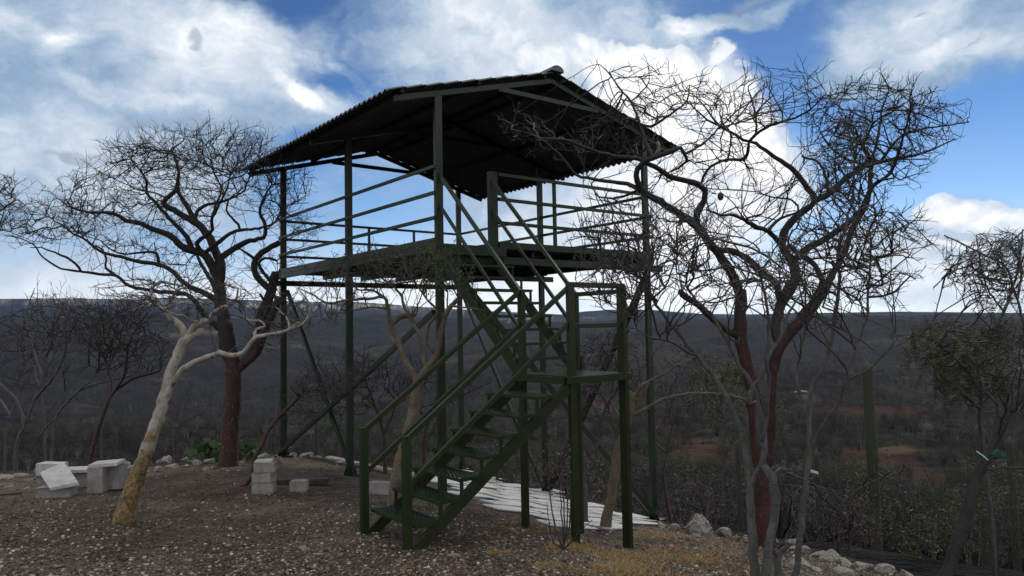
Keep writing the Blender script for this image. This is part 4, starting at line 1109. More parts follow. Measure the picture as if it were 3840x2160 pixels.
# --- 7. yellowish branching trunk behind the right landing post
gtree(24, 9.6, [
    ([(2268, 1985), (2285, 1900), (2303, 1790), (2318, 1690), (2345, 1620), (2362, 1560), (2368, 1500), (2375, 1470)], .085, .055, .0),
    ([(2360, 1560), (2420, 1535), (2480, 1500), (2560, 1480), (2650, 1474), (2740, 1482), (2800, 1500)], .040, .012, -.4),
    ([(2372, 1500), (2400, 1455), (2430, 1430), (2490, 1400), (2540, 1370), (2600, 1350)], .035, .012, -.2),
    ([(2430, 1420), (2420, 1460), (2375, 1520)], .03, .03, .1),
    ([(2345, 1620), (2320, 1560), (2290, 1500), (2280, 1430)], .02, .01, .4)],
    [(2640, 1400, 150, 60, 60, .7), (2520, 1330, 150, 60, 60, .7), (2750, 1500, 120, 50, 30, .5), (2280, 1380, 80, 60, 30, .5)],
    'leaning smooth yellowish trunk with forked boughs behind the right landing post', .15, ('bark_yellow', 'twig_grey'), T=lambda x, y: (x, y), name='yellow_barked_tree')
gtree(25, 9.9, [
    ([(2192, 1995), (2196, 1900), (2192, 1820), (2190, 1775), (2180, 1720), (2175, 1640), (2170, 1560), (2190, 1480)], .05, .016, .3),
    ([(2198, 1775), (2225, 1745), (2235, 1690), (2245, 1620), (2262, 1550), (2290, 1490), (2300, 1420)], .04, .012, -.2),
    ([(2250, 1610), (2300, 1545), (2340, 1540)], .014, .008, .2)],
    [(2230, 1400, 110, 110, 110, .8), (2300, 1300, 90, 80, 60, .7), (2130, 1480, 60, 100, 30, .6)],
    'slender pale grey forked tree standing between the landing posts', .2, T=lambda x, y: (x, y))

# --- 8. dark leaning tree and feathery green tree at the right edge
gtree(26, 6.6, [
    ([(1690, 1500), (1745, 1330), (1795, 1190), (1845, 1020), (1880, 900), (1935, 810), (1985, 700), (2040, 590), (2110, 490), (2200, 400)], .066, .044, .2),
    ([(1880, 900), (1960, 900), (2050, 890), (2140, 900)], .012, .008, .2),
    ([(1985, 700), (1960, 560), (1900, 500), (1890, 430)], .018, .01, .3)],
    [(3790, 1500, 90, 120, 40, .6), (3820, 1350, 70, 90, 40, .6)],
    'dark diagonal trunk leaning out of the right corner with a green rag on it', .1, ('twig', 'twig'), name='leaning_tree')
t = Tree(8.6, 27, .06)
t.limb([(1960, 1560), (1950, 1350), (1935, 1150), (1920, 950), (1895, 800), (1880, 650), (1880, 480), (1860, 330), (1850, 200)], .036, .018, .3, T7, root=True)
t.limb([(1880, 500), (1800, 380), (1700, 290), (1600, 220), (1500, 230)], .025, .008, -.5, T7)
t.limb([(1885, 600), (1800, 520), (1700, 440), (1640, 380)], .02, .008, -.3, T7)
t.limb([(1865, 330), (1950, 200), (2020, 50), (2080, -150), (2100, -330)], .03, .010, .3, T7)
t.limb([(2000, 90), (1920, -20), (1880, -160), (1860, -300)], .016, .006, -.3, T7)
t.limb([(1885, 560), (1990, 480), (2100, 420)], .02, .01, .3, T7)
t.limb([(2050, -40), (1960, -60), (1860, -120), (1800, -150)], .012, .005, .3, T7)
t.fill([(3540, 1290, 200, 90, 240, .9), (3740, 1260, 150, 120, 130, .9), (3650, 1440, 190, 90, 190, .8), (3700, 1050, 150, 110, 200, .8), (3790, 960, 90, 100, 120, .8), (3600, 1010, 110, 70, 60, .7), (3560, 1360, 120, 70, 60, .6)], bf=.6, rtip=.0022, step=.08, mult=.75)
t.spurs(.3, .04, .1)
o = t.finish('feathery_tree', 'bushy tree with drooping feathery dark green leaves at the right edge', 'tree', M['twig_grey'], M['twig_grey'])
lv = MB()
cand = [i for i in range(len(t.p)) if t.kind[i] == 1 and t.proj(t.p[i])[1] > 1120]
for i in t.rng.choice(cand, 1000):       # pinnate fronds: a row of leaflets each side of a drooping stalk
    c = t.p[i] - t.base; a = t.rng.normal(0, 1, 3); a[2] = -abs(a[2]) * .8 - .25; a /= np.linalg.norm(a)
    b = np.cross(a, (0, 0, 1)); b /= np.linalg.norm(b) + 1e-6
    ln = t.rng.uniform(.10, .2)
    for k in range(7):
        q_ = c + a * ln * (k + .5) / 7 + np.array((0, 0, -.02 * (k / 7) ** 2))
        for sg in (-1, 1):
            e_ = q_ + b * sg * .030 + a * .010; lv.add([q_, q_ + a * .007, e_ + a * .004, e_ - a * .002], [(0, 1, 2, 3)])
lv.build('leaves', M['leaf_dark'], o)
# dead curly snag above it
t = gtree(28, 9.5, [
    ([(3870, 1990), (3840, 1700), (3850, 1400), (3835, 1200), (3800, 1080), (3770, 1000), (3700, 960), (3640, 930), (3590, 905), (3540, 882)], .04, .010, .2),
    ([(3790, 1060), (3700, 1040), (3640, 1000), (3570, 1020), (3520, 1060), (3500, 1080)], .018, .008, -.3),
    ([(3820, 1120), (3830, 1000), (3790, 920), (3820, 880), (3850, 860)], .025, .010, .3),
    ([(3700, 960), (3720, 920), (3680, 890)], .012, .006, .2), ([(3760, 1000), (3740, 940), (3770, 900)], .012, .007, -.2)],
    [(3720, 980, 130, 90, 150, .7), (3800, 930, 80, 60, 70, .6), (3640, 960, 110, 70, 50, .6), (3740, 1100, 140, 60, 80, .6)],
    'tangled leafless snag with curled grey branch ends at the right edge above the feathery tree', .3, T=lambda x, y: (x, y), name='bare_snag')

# --- 9. crown reaching in from the left edge
gtree(29, 11.5, [
    ([(-330, 1790), (-320, 1500), (-300, 1250), (-240, 1050), (-150, 930), (-60, 850), (0, 790), (60, 750)], .09, .012, .1),
    ([(-100, 890), (-40, 790), (0, 720), (30, 680)], .03, .008, .4),
    ([(-60, 850), (0, 860), (40, 870)], .02, .008, -.3)],
    [(20, 740, 110, 90, 110, .9), (60, 800, 80, 60, 50, .8), (-80, 780, 140, 120, 80, .9), (20, 690, 60, 50, 30, .7)],
    'bare twiggy branches of a tree reaching in from the left edge', .2, ('bark_dark', 'twig'), T=lambda x, y: (x, y), name='leafless_tree')

# ------------------------------------------------------------------ background trees and shrubs below the left rim
def wild_tree(seed, bx, by, dist, stems, fills, label, mats=('bark_grey', 'twig'), grp=None, spur=.15, rt=.004, name='leafless_tree'):
    """stems traced from the rim upward; the foot is carried down to the slope"""
    t = Tree(dist, seed, .10)
    f0 = at(bx, by, dist); zg = drop(f0[0], f0[1])
    fpx = t.proj(np.array([f0[0], f0[1], min(zg, f0[2]) - .1]))
    for i, (pts, r0, r1, dd) in enumerate(stems):
        t.limb(([fpx] if i == 0 else []) + pts, r0, r1, dd, root=(i == 0))
    t.fill(fills, bf=.7, rmax=.07, rtip=rt * .8, step=.12, mult=.75)
    t.spurs(spur, .06, .18, r=rt * .8)
    t.finish(name, label, 'tree', M[mats[0]], M[mats[1]], grp)
    return t
wild_tree(31, 60, 1760, 15, [([(60, 1690), (90, 1600), (130, 1500), (160, 1420), (200, 1330)], .07, .02, .5), ([(90, 1600), (60, 1500), (0, 1440), (-60, 1350)], .05, .015, .4), ([(130, 1500), (210, 1400), (250, 1290), (240, 1160)], .04, .012, -.6), ([(160, 1420), (120, 1300), (100, 1180), (130, 1080)], .03, .01, .5)],
    [(80, 1280, 190, 150, 150, 1.6), (220, 1200, 110, 130, 100, 1.4), (-60, 1250, 120, 120, 50, 1.3), (80, 1450, 180, 120, 60, 1.3)], 'leafless grey shrubby tree with bowed pale stems below the left rim')
wild_tree(32, 170, 1760, 16.5, [([(168, 1690), (165, 1560), (150, 1450), (170, 1360), (190, 1270)], .055, .02, .5), ([(165, 1560), (215, 1500), (220, 1490), (300, 1400)], .03, .012, .4), ([(150, 1450), (130, 1390), (160, 1300)], .03, .012, .4)],
    [(190, 1180, 120, 130, 130, 1.3), (230, 1330, 130, 110, 80, 1.3)], 'leafless grey tree with an upright stem behind the leaning flat slab')
wild_tree(33, 200, 1760, 14.5, [([(195, 1690), (215, 1560), (290, 1470), (340, 1430), (360, 1400)], .05, .018, .3), ([(215, 1560), (160, 1620), (110, 1700)], .02, .01, .3), ([(290, 1470), (360, 1440), (440, 1420), (530, 1400)], .03, .01, .6), ([(360, 1400), (370, 1300), (400, 1200)], .022, .008, .3)],
    [(420, 1250, 150, 150, 200, 1.3), (330, 1180, 100, 100, 80, 1.2), (500, 1340, 110, 90, 70, 1.0)], 'leafless grey tree with arching pale branch above the concrete bench')
wild_tree(34, 330, 1775, 13.8, [([(335, 1740), (360, 1640), (400, 1520), (430, 1470), (500, 1420), (570, 1400), (600, 1390)], .07, .018, .4), ([(415, 1500), (420, 1440), (410, 1380), (440, 1300)], .04, .014, .5), ([(430, 1470), (470, 1400), (480, 1300), (520, 1220)], .03, .012, -.4)],
    [(470, 1230, 170, 120, 230, 1.3), (360, 1210, 130, 110, 110, 1.2), (560, 1330, 120, 90, 90, 1.1), (500, 1150, 120, 70, 70, 1.0)], 'thin dark red stemmed leafless tree between the pale leaning trunk and the bench', ('bark_red', 'twig'), spur=.2)
wild_tree(35, 385, 1765, 17, [([(380, 1650), (390, 1550), (405, 1440), (400, 1330)], .05, .02, .3)],
    [(330, 1230, 170, 150, 160, 1.6), (480, 1260, 130, 120, 90, 1.4)], 'straight thin grey leafless tree behind the red-stemmed tree')
wild_tree(36, 10, 1760, 20, [([(20, 1650), (40, 1560), (75, 1470), (100, 1400), (90, 1320)], .08, .02, .5), ([(40, 1560), (0, 1500), (-60, 1440)], .05, .02, .4)],
    [(30, 1240, 180, 140, 160, 1.8), (150, 1380, 150, 110, 80, 1.5)], 'leafless grey tree farthest left beyond the rim')
wild_tree(37, 660, 1760, 15.5, [([(650, 1650), (655, 1560), (645, 1480)], .02, .008, .3), ([(655, 1560), (690, 1500), (700, 1430)], .012, .006, .3)],
    [(660, 1480, 90, 110, 60, .8), (760, 1500, 60, 80, 25, .7)], 'wispy pale sapling between the leaning trunk and the big red trunk', spur=.1, rt=.003)
# behind the tower
wild_tree(38, 1445, 1780, 13.0, [([(1440, 1700), (1438, 1630), (1420, 1560), (1390, 1480), (1370, 1430)], .05, .02, .5), ([(1438, 1640), (1470, 1560), (1480, 1500), (1440, 1450)], .035, .014, .3), ([(1425, 1570), (1400, 1520), (1340, 1470)], .02, .01, .3)],
    [(1400, 1440, 160, 110, 140, 1.2), (1500, 1420, 110, 110, 90, 1.1), (1320, 1480, 90, 90, 50, 1.0)], 'small red-barked bare tree seen between the left legs of the tower', ('bark_red', 'twig_grey'))
wild_tree(39, 1590, 1790, 13.5, [([(1592, 1730), (1590, 1660), (1605, 1590), (1640, 1550), (1690, 1500), (1760, 1470)], .05, .012, .4), ([(1605, 1590), (1560, 1520), (1530, 1460)], .03, .01, -.3), ([(1590, 1680), (1630, 1600), (1640, 1560)], .025, .01, .3)],
    [(1640, 1450, 150, 100, 110, 1.2), (1560, 1420, 90, 80, 60, 1.0), (1780, 1460, 90, 70, 40, 1.0)], 'small dark red bare tree just right of the tan trunk behind the stairs', ('bark_red', 'twig_grey'))
wild_tree(40, 1270, 1760, 16.5, [([(1275, 1650), (1278, 1560), (1260, 1480), (1240, 1430)], .045, .015, .5), ([(1278, 1560), (1320, 1490), (1370, 1420), (1380, 1380)], .03, .012, .3)],
    [(1250, 1400, 150, 100, 130, 1.4), (1370, 1360, 120, 80, 80, 1.3), (1180, 1520, 110, 90, 60, 1.2)], 'pale grey leafless tree framed by the tower braces', spur=.2)
wild_tree(41, 2330, 1960, 13.2, [([(2345, 1830), (2340, 1700), (2300, 1600), (2270, 1500), (2200, 1430)], .05, .015, .4), ([(2310, 1620), (2360, 1500), (2400, 1400), (2380, 1320)], .035, .012, .4), ([(2280, 1520), (2320, 1440), (2310, 1350), (2280, 1280)], .025, .01, -.4)],
    [(2250, 1350, 130, 110, 130, 1.2), (2370, 1340, 110, 110, 100, 1.2), (2180, 1480, 100, 90, 50, 1.0)], 'dark leafless tree behind the stair landing', ('bark_dark', 'twig_grey'))
wild_tree(42, 2520, 1900, 15, [([(2490, 1800), (2500, 1700), (2520, 1600), (2560, 1520), (2640, 1480)], .05, .014, .3), ([(2500, 1700), (2440, 1640), (2420, 1560)], .03, .012, .3), ([(2520, 1600), (2500, 1500), (2530, 1440)], .02, .01, .2)],
    [(2560, 1480, 150, 90, 120, 1.2), (2700, 1540, 130, 90, 60, 1.2), (2650, 1380, 130, 70, 60, 1.1)], 'dark thin leafless tree beyond the boulder right of the tower', ('bark_dark', 'twig_grey'))
wild_tree(43, 3140, 2060, 12, [([(3145, 2000), (3150, 1920), (3200, 1850), (3290, 1800), (3370, 1770), (3440, 1740)], .028, .008, .4), ([(3150, 1920), (3080, 1860), (3040, 1800), (2960, 1740)], .02, .007, .3)],
    [(3380, 1760, 130, 40, 30, .8), (3080, 1800, 110, 60, 30, .8)], 'dark crooked branching shrub near the tall cactus', ('twig', 'twig'), spur=.1)
# gnarled weathered stump at the foot of the forked trunks
t = Tree(5.75, 44, .04)
t.limb([(2925, 2180), (2920, 2130), (2915, 2090), (2940, 2060), (2960, 2040)], .045, .02, .1, root=True)
t.limb([(2918, 2110), (2885, 2080), (2870, 2090)], .03, .015, .1)
t.limb([(2915, 2090), (2890, 2050), (2895, 2030)], .02, .01, -.1)
t.fill([(2940, 2050, 40, 30, 8, .1)], rtip=.003)
t.finish('dead_stump', 'gnarled grey dead stump at the foot of the forked grey trunks', 'stump', M['bark_grey'], M['twig_grey'])

# feathery green shrubs on the slope
def leafy(seed, px, py, dist, rx, ry, n, nl, label, m='leaf_dark', size=.06, name='green_shrub', lm=2.4):
    t = Tree(dist, seed, .10)
    f0 = at(px, py + ry * .8, dist); zg = drop(f0[0], f0[1])
    fp = t.proj(np.array([f0[0], f0[1], min(zg, f0[2]) - .05]))
    t.limb([fp, (px + 5, py + ry * .7), (px, py)], .04, .015, .1, root=True)
    for k in range(4):
        a = t.rng.uniform(-1.2, 1.2); t.limb([(px + 3, py + ry * .5), (px + math.sin(a) * rx * .4, py + ry * .1), (px + math.sin(a) * rx * .8, py - math.cos(a) * ry * .5)], .02, .006, t.rng.uniform(-.5, .5))
    t.fill([(px, py, rx, ry, n, rx / F_PX * dist)], bf=.7, rtip=.0024, step=.1, mult=.6)
    o = t.finish(name, label, 'shrub', M['twig_grey'], M['twig'])
    t.leaves(nl, size, t.base, jitter=.05, long=lm, rmaxn=.03).build('leaves', M[m], o)
leafy(51, 2700, 1450, 22, 150, 110, 160, 2600, 'olive green shrub on the slope seen left of the crossing grey trunks', size=.10)
leafy(52, 2880, 1560, 26, 90, 90, 80, 1500, 'olive green shrub on the slope directly behind the twin red stems', size=.11)
leafy(53, 3500, 1990, 12, 230, 120, 200, 1100, 'dark green leafy bush low at the bottom right', size=.06)
leafy(54, 3720, 1830, 13, 150, 110, 150, 900, 'dark feathery bush on the slope under the right edge tree', size=.06)
leafy(55, 3180, 1960, 10.5, 150, 110, 200, 700, 'thin brown-leaved shrub between the slim grey trunk and the bottom right bush', m='leaf_dry', size=.04, name='dry_leaved_shrub')
leafy(56, 1180, 1540, 17, 120, 80, 110, 900, 'olive green shrub seen between the two left tower legs', size=.06)
leafy(57, 3260, 1830, 19, 160, 120, 160, 700, 'dark green shrub behind the tall ribbed cactus', size=.09)
leafy(58, 2120, 1760, 14.2, 200, 90, 240, 1100, 'low thicket with pale dry hanging leaves beyond the white paving', m='leaf_dry', size=.07, name='dry_leaved_shrub')
leafy(59, 1860, 1740, 15, 130, 80, 130, 700, 'low dry-leaved shrub behind the stair treads', m='leaf_dry', size=.06, name='dry_leaved_shrub')
leafy(60, 2640, 1890, 14, 130, 70, 110, 160, 'twiggy brown shrub behind the pale boulder', m='leaf_dry', size=.04, name='dry_leaved_shrub')

# broad-leaved green plant by the red trunk
t = Tree(13.4, 61, .05)
f = at(800, 1740, 13.4); f[2] = min(drop(f[0], f[1]), f[2])
t.limb([t.proj(f), (800, 1720), (795, 1690)], .03, .02, 0, root=True)
for pts in ([(798, 1700), (750, 1680), (730, 1660)], [(798, 1700), (820, 1660), (815, 1630)], [(798, 1710), (880, 1690), (930, 1660)], [(798, 1700), (770, 1650), (765, 1625)], [(798, 1705), (900, 1710), (945, 1700)]): t.limb(pts, .015, .008, t.rng.uniform(-.3, .3))
o = t.finish('broadleaf_shrub', 'bright green shrub with broad rounded leaves at the foot of the red trunk', 'shrub', M['bark_grey'], M['twig_grey'])
lv = MB(); r_ = random.Random(3)
for k in range(130):
    px = r_.gauss(785, 36) if k < 95 else r_.gauss(925, 22); py = r_.uniform(1650, 1735) if k < 95 else r_.uniform(1655, 1725)
    c = at(px, py, 13.4 + r_.uniform(-.35, .3)) - t.base
    nrm = np.array([r_.gauss(0, .6), -abs(r_.gauss(.6, .4)), r_.gauss(.4, .5)]); nrm /= np.linalg.norm(nrm)
    a = np.cross(nrm, (r_.gauss(0, 1), r_.gauss(0, 1), r_.gauss(0, 1))); a /= np.linalg.norm(a); b = np.cross(nrm, a)
    z = r_.uniform(.045, .085); ring = []
    for q_ in range(8):
        an = q_ * math.pi / 4; ring.append(c + a * math.cos(an) * z * 1.25 + b * math.sin(an) * z * .85 + nrm * .012 * math.cos(2 * an))
    lv.add(ring, [tuple(range(8))])
lv.build('leaves', M['leaf_pad'], o)

# ------------------------------------------------------------------ columnar cacti
def cactus(px, ytop, wpx, dist, label, arms=()):
    top = at(px, ytop, dist); r = wpx / 2 / F_PX * dist
    zg = drop(top[0], top[1]) - .3; h = top[2] - zg
    o = empty('columnar_cactus', (top[0], top[1], zg)); tag(o, label, 'cactus')
    ribs = 13
    def col(x, y, z0, h, r, name):
        s = MB(); sp = MB(); nz = max(10, int(h / .12)); an = np.arange(ribs * 4) * 2 * math.pi / (ribs * 4)
        V = []
        for k in range(nz + 1):
            z = h * k / nz; f = 1.0 if z < h - r * 1.3 else math.sqrt(max(0.0, 1 - ((z - h + r * 1.3) / (r * 1.3)) ** 2))
            rr_ = r * max(f, .02) * (.86 + .05 * math.sin(z * 2.3) + .14 * min(1, z / h * 2)) * (1 + .16 * np.cos(an * ribs))
            dx = .05 * math.sin(z * .8) * r * 4
            V.append(np.stack([x + dx + np.cos(an) * rr_, y + np.sin(an) * rr_, np.full(len(an), z0 + z)], 1))
            if z > h * .3:
                for q_ in range(ribs):
                    if random.random() < .8:
                        a = q_ * 2 * math.pi / ribs; p = np.array([x + dx + math.cos(a) * r * f * 1.08, y + math.sin(a) * r * f * 1.08, z0 + z])
                        d = np.array([math.cos(a + random.uniform(-.5, .5)), math.sin(a + random.uniform(-.5, .5)), random.uniform(-.3, .9)]) * r * random.uniform(.2, .42)
                        sp.beam(p, p + d * .6, .0025, .0025)
        n = len(an)
        F = [(k * n + a, k * n + (a + 1) % n, (k + 1) * n + (a + 1) % n, (k + 1) * n + a) for k in range(nz) for a in range(n)] + [tuple(nz * n + a for a in range(n))]
        s.add(np.concatenate(V), F)
        c = s.build(name, M['cactus'], o, True); tag(sp.build('spines', M['spine'], c), kind='stuff')
    col(0, 0, 0, h, r, 'stem')
    for (dx, z0, hh, rs) in arms: col(dx, 0, z0, hh, r * rs, 'arm')
random.seed(4)
cactus(3254, 1358, 35, 18.5, 'tallest ribbed columnar cactus standing on the slope right of the red trees')
cactus(2765, 1648, 18, 26, 'slender columnar cactus seen just left of the forked grey tree')
cactus(3062, 1686, 20, 24, 'short columnar cactus with spiny pale tip beside the slim grey trunk')
cactus(3672, 1592, 30, 17, 'stout columnar cactus behind the dark diagonal trunk')
cactus(3786, 1638, 24, 19, 'columnar cactus nearest the right edge of the view')

# ------------------------------------------------------------------ wand-like stems in front of the stairs
PB = on_ground(2105, 2070)
t = Tree(PB[1], 71, .05)
t.limb([(2118, 2085), (2112, 2060), (2110, 2040)], .014, .012, 0, root=True)
for pts, dd in (([(2115, 2050), (2085, 1990), (2068, 1900), (2055, 1800), (2048, 1700), (2053, 1600), (2060, 1575)], .1), ([(2115, 2050), (2118, 1960), (2112, 1850), (2105, 1740), (2098, 1650), (2098, 1628)], -.1), ([(2115, 2050), (2128, 1960), (2128, 1840), (2124, 1700), (2128, 1630), (2126, 1612)], .05),
    ([(2118, 2050), (2135, 1980), (2140, 1880), (2136, 1760), (2132, 1680)], .15), ([(2112, 2060), (2070, 2020), (2060, 1960), (2050, 1880)], -.2), ([(2118, 2060), (2160, 2010), (2200, 1970), (2222, 1950)], -.2), ([(2110, 2050), (2108, 1960), (2100, 1830), (2090, 1700)], .2)):
    t.limb(pts, .009, .0035, dd)
t.fill([(2080, 1700, 40, 100, 14, .1), (2130, 1750, 30, 100, 10, .1), (2060, 1640, 15, 60, 8, .1)], bf=.1, rtip=.0015, step=.04)
o = t.finish('wand_plant', 'clump of tall thin upright stems with dry pods before the right landing posts', 'plant', M['twig_grey'], M['twig_grey'])
tag(t.leaves(170, .028, t.base, rmaxn=.02, jitter=.012, box=lambda p: p[1] < 1830, long=1.6).build('pods', M['leaf_dry'], o), kind='stuff')

# ------------------------------------------------------------------ stones
def stone_mesh(seed, rough=.35, flat=.6, sub=3, cut=.42):
    bm = bmesh.new(); bmesh.ops.create_icosphere(bm, subdivisions=sub, radius=1)
    off = Vector((seed * 7.3, seed * 3.1, seed * 1.7)); r_ = random.Random(seed)
    pl = [(Vector((r_.gauss(0, 1), r_.gauss(0, 1), r_.gauss(0, .8))).normalized(), r_.uniform(cut, .88)) for _ in range(16)]
    for v in bm.verts:
        p = v.co.copy()
        for n_, d in pl:
            k = p.dot(n_)
            if k > d: p -= n_ * (k - d) * .97
        p *= 1 + rough * .5 * noise.noise(p * 1.3 + off) + .10 * noise.noise(p * 4 + off) + .04 * noise.noise(p * 11 + off)
        p.z *= flat; v.co = p
    me = bpy.data.meshes.new('stone'); bm.to_mesh(me); bm.free(); me.materials.append(M['stone'])
    me.shade_flat(); return me
protos = [stone_mesh(k, .4, .5 + .12 * (k % 3)) for k in range(8)]
r_ = random.Random(17)
def put_stone(px, py, wpx, label, grp=None, name='stone', me=None, sq=1.0):
    p = hit(px, py) if py < 1760 and px < 1000 else on_ground(px, py)
    if edge_sd(np.array([p[0]]), np.array([p[1]]))[0] > .4: p = hit(px, py)
    s_ = wpx / 2 / F_PX * p[1]
    o = bpy.data.objects.new(name, me or r_.choice(protos)); COL.objects.link(o)
    o.location = (p[0], p[1], p[2] + s_ * .10 * sq); o.rotation_euler = (r_.uniform(-.2, .2), r_.uniform(-.2, .2), r_.uniform(0, 6.28))
    o.scale = (s_, s_ * r_.uniform(.75, 1.1), s_ * r_.uniform(.7, 1.0) * sq); tag(o, label, 'stone', grp); return o
ORD = 'first second third fourth fifth sixth seventh eighth ninth tenth eleventh twelfth thirteenth fourteenth fifteenth sixteenth'.split()
def ordinals(objs, segs, what):
    for lo, hi_, ph in segs:
        g = sorted([(x, o) for x, o in objs if lo <= x < hi_], key=lambda q_: q_[0])
        for k, (x, o) in enumerate(g): o['label'] = (ORD[k] + ' from left of the ' + what + ' ' + ph) if len(g) > 1 else ('only one of the ' + what + ' ' + ph)
RG = 'stones lying along the rim of the clearing'; RL = 'pale rough limestone lying along the rim of the gravel clearing'
ST = []
for (x, y, w) in [(20, 1800, 90), (75, 1790, 70), (110, 1808, 60), (150, 1775, 60), (470, 1745, 70), (500, 1760, 60), (555, 1745, 60), (620, 1738, 95), (645, 1755, 70), (590, 1765, 50), (690, 1728, 50), (545, 1770, 40), (740, 1742, 60), (785, 1737, 80), (775, 1760, 40), (800, 1755, 36),
    (930, 1730, 70), (985, 1715, 60), (1010, 1722, 60), (1090, 1712, 66), (1150, 1718, 100), (1190, 1722, 60), (1240, 1728, 50), (900, 1745, 40), (960, 1740, 40), (1270, 1738, 40), (1045, 1722, 30), (40, 1830, 50), (100, 1835, 40), (450, 1775, 40), (385, 1770, 55), (700, 1750, 40), (835, 1762, 30)]:
    ST.append((x, put_stone(x, y, w, RL, RG)))
ordinals(ST, [(-99, 300, 'around the leaning slab'), (300, 530, 'between block stool and pale trunk'), (530, 880, 'between pale trunk and big red trunk'), (880, 1065, 'between red trunk and far tower leg'), (1065, 1400, 'between the two left tower legs')], 'pale rim stones')
RL2 = 'pale rock in the broken outcrop edging the right side of the clearing'; RG2 = 'rocks of the right hand outcrop'
ST = []
for (x, y, w) in [(2480, 1975, 60), (2530, 1985, 50), (2720, 2005, 70), (2760, 2022, 60), (2800, 2030, 60), (2850, 2030, 50), (2900, 2035, 70), (2960, 2042, 90), (2985, 2060, 70), (3020, 2070, 70), (3070, 2085, 80), (3110, 2100, 110), (3000, 2120, 110), (3050, 2140, 90), (3170, 2120, 90), (3240, 2135, 110), (3320, 2150, 100),
    (3400, 2160, 80), (2700, 2150, 50), (3150, 2160, 100), (2440, 2000, 40), (2610, 2010, 40), (2990, 2150, 60), (2840, 2060, 40)]:
    ST.append((x, put_stone(x, y, w, RL2, RG2, 'rock')))
ordinals(ST, [(0, 2600, 'between right tower leg and boulder'), (2600, 2835, 'between boulder and forked grey trunks'), (2835, 3060, 'just right of the forked grey trunks'), (3060, 4000, 'in the outcrop toward the right corner')], 'pale rocks')
big = put_stone(2618, 1996, 128, 'large pale limestone boulder right of the tower', None, 'boulder', stone_mesh(34, .25, .85, 4, .68), 1.25)
LS = on_ground(840, 2080)
LB_, LG_ = 'flat pale stone bedded in the open gravel', 'flat stones bedded in the gravel'
ST = []
for (x, y, w) in [(860, 2040, 36), (1140, 2058, 70), (230, 2120, 50), (60, 2060, 50), (420, 2110, 34), (520, 2120, 30), (1700, 2085, 80), (1190, 2080, 60), (920, 1925, 22), (1600, 2060, 26), (2360, 2052, 44), (2336, 2062, 22), (1195, 1940, 26)]:
    o = put_stone(x, y, w, LB_, LG_, 'flat_stone'); o.scale.z *= .35; o.location.z -= .01; ST.append((x, o))
ordinals(ST, [(0, 700, 'in front of the pale tree'), (700, 1400, 'between pale tree and stairs'), (1400, 2200, 'at the foot of the stairs'), (2200, 4000, 'at the foot of the right landing post')], 'flat stones')

# ------------------------------------------------------------------ concrete blocks and slabs
def block(name, px, py, w, d, h, rz, label, m='concrete', z=None, grp=None, rot=(0, 0), cat='block', hollow=False, seed=0):
    p = on_ground(px, py) if z is None else z
    bm = bmesh.new(); bmesh.ops.create_cube(bm, size=1)
    bmesh.ops.scale(bm, vec=(w, d, h), verts=bm.verts); bmesh.ops.translate(bm, vec=(0, 0, h / 2), verts=bm.verts)
    if hollow:
        f = max(bm.faces, key=lambda f: -f.calc_center_median().y)
        r = bmesh.ops.inset_region(bm, faces=[f], thickness=.03); bmesh.ops.translate(bm, vec=(0, .02, 0), verts=f.verts)
    bmesh.ops.bevel(bm, geom=bm.edges[:], offset=.006, segments=2, affect='EDGES')
    bmesh.ops.subdivide_edges(bm, edges=[e for e in bm.edges if e.calc_length() > .05], cuts=5, use_grid_fill=True)
    for v in bm.verts:
        q_ = v.co * 9 + Vector((seed * 3.3, 0, 0)); e_ = 1 if m == 'concrete' else .4
        v.co += Vector((noise.noise(q_), noise.noise(q_ + Vector((9, 0, 0))), noise.noise(q_ + Vector((0, 9, 0))))) * .006 * e_
    me = bpy.data.meshes.new(name); bm.to_mesh(me); bm.free()
    o = link(name, me, M[m]); o.location = p; o.rotation_euler = (rot[0], rot[1], rz); tag(o, label, cat, grp); return o
p1 = on_ground(986, 1848)
b0 = block('concrete_block', 0, 0, .27, .20, .14, .08, 'bottom grey block of the stack of three', z=tuple(p1 + (0, .05, -.01)), seed=1)
block('concrete_block', 0, 0, .26, .19, .125, -.10, 'middle grey block of the stack of three', z=tuple(p1 + (.0, .05, .133)), seed=2)
block('concrete_block', 0, 0, .27, .19, .12, .12, 'top rough grey block of the stack, under a pale cap', z=tuple(p1 + (.015, .05, .261)), seed=3)
block('tile', 0, 0, .22, .17, .030, .15, 'small pale flat tile capping the stack of three blocks', m='slab', z=tuple(p1 + (.0, .05, .384)), cat='tile', seed=4)
block('concrete_block', 1123, 1840, .22, .18, .135, .05, 'single grey block on the gravel right of the block stack', seed=5)
p2 = on_ground(1120, 1822)
block('plank', 0, 0, .75, .16, .07, .03, 'dark weathered plank lying behind the single grey block', m='wood', z=tuple(p2 + (0, .15, 0)), cat='plank')
block('concrete_block', 1430, 1850, .34, .17, .15, -.35, 'pale double block behind the left newel post of the stairs', seed=6)
block('concrete_block', 212, 1862, .42, .20, .13, .10, 'low grey block nearest the front of the bench group', hollow=True, seed=7)
p3 = on_ground(360, 1846)
block('concrete_block', 0, 0, .20, .19, .33, .05, 'upright grey block left leg of the tall stool', z=tuple(p3 + (0, .05, -.01)), seed=8)
block('concrete_block', 0, 0, .17, .19, .31, -.10, 'upright grey block right leg of the tall stool', z=tuple(p3 + (.16, .22, .005)), seed=9)
block('slab', 0, 0, .36, .32, .045, .16, 'pale flat slab capping the tall block stool', m='slab', z=tuple(p3 + (.07, .13, .325)), cat='slab', rot=(.0, -.04), seed=10)
p4 = on_ground(292, 1828)
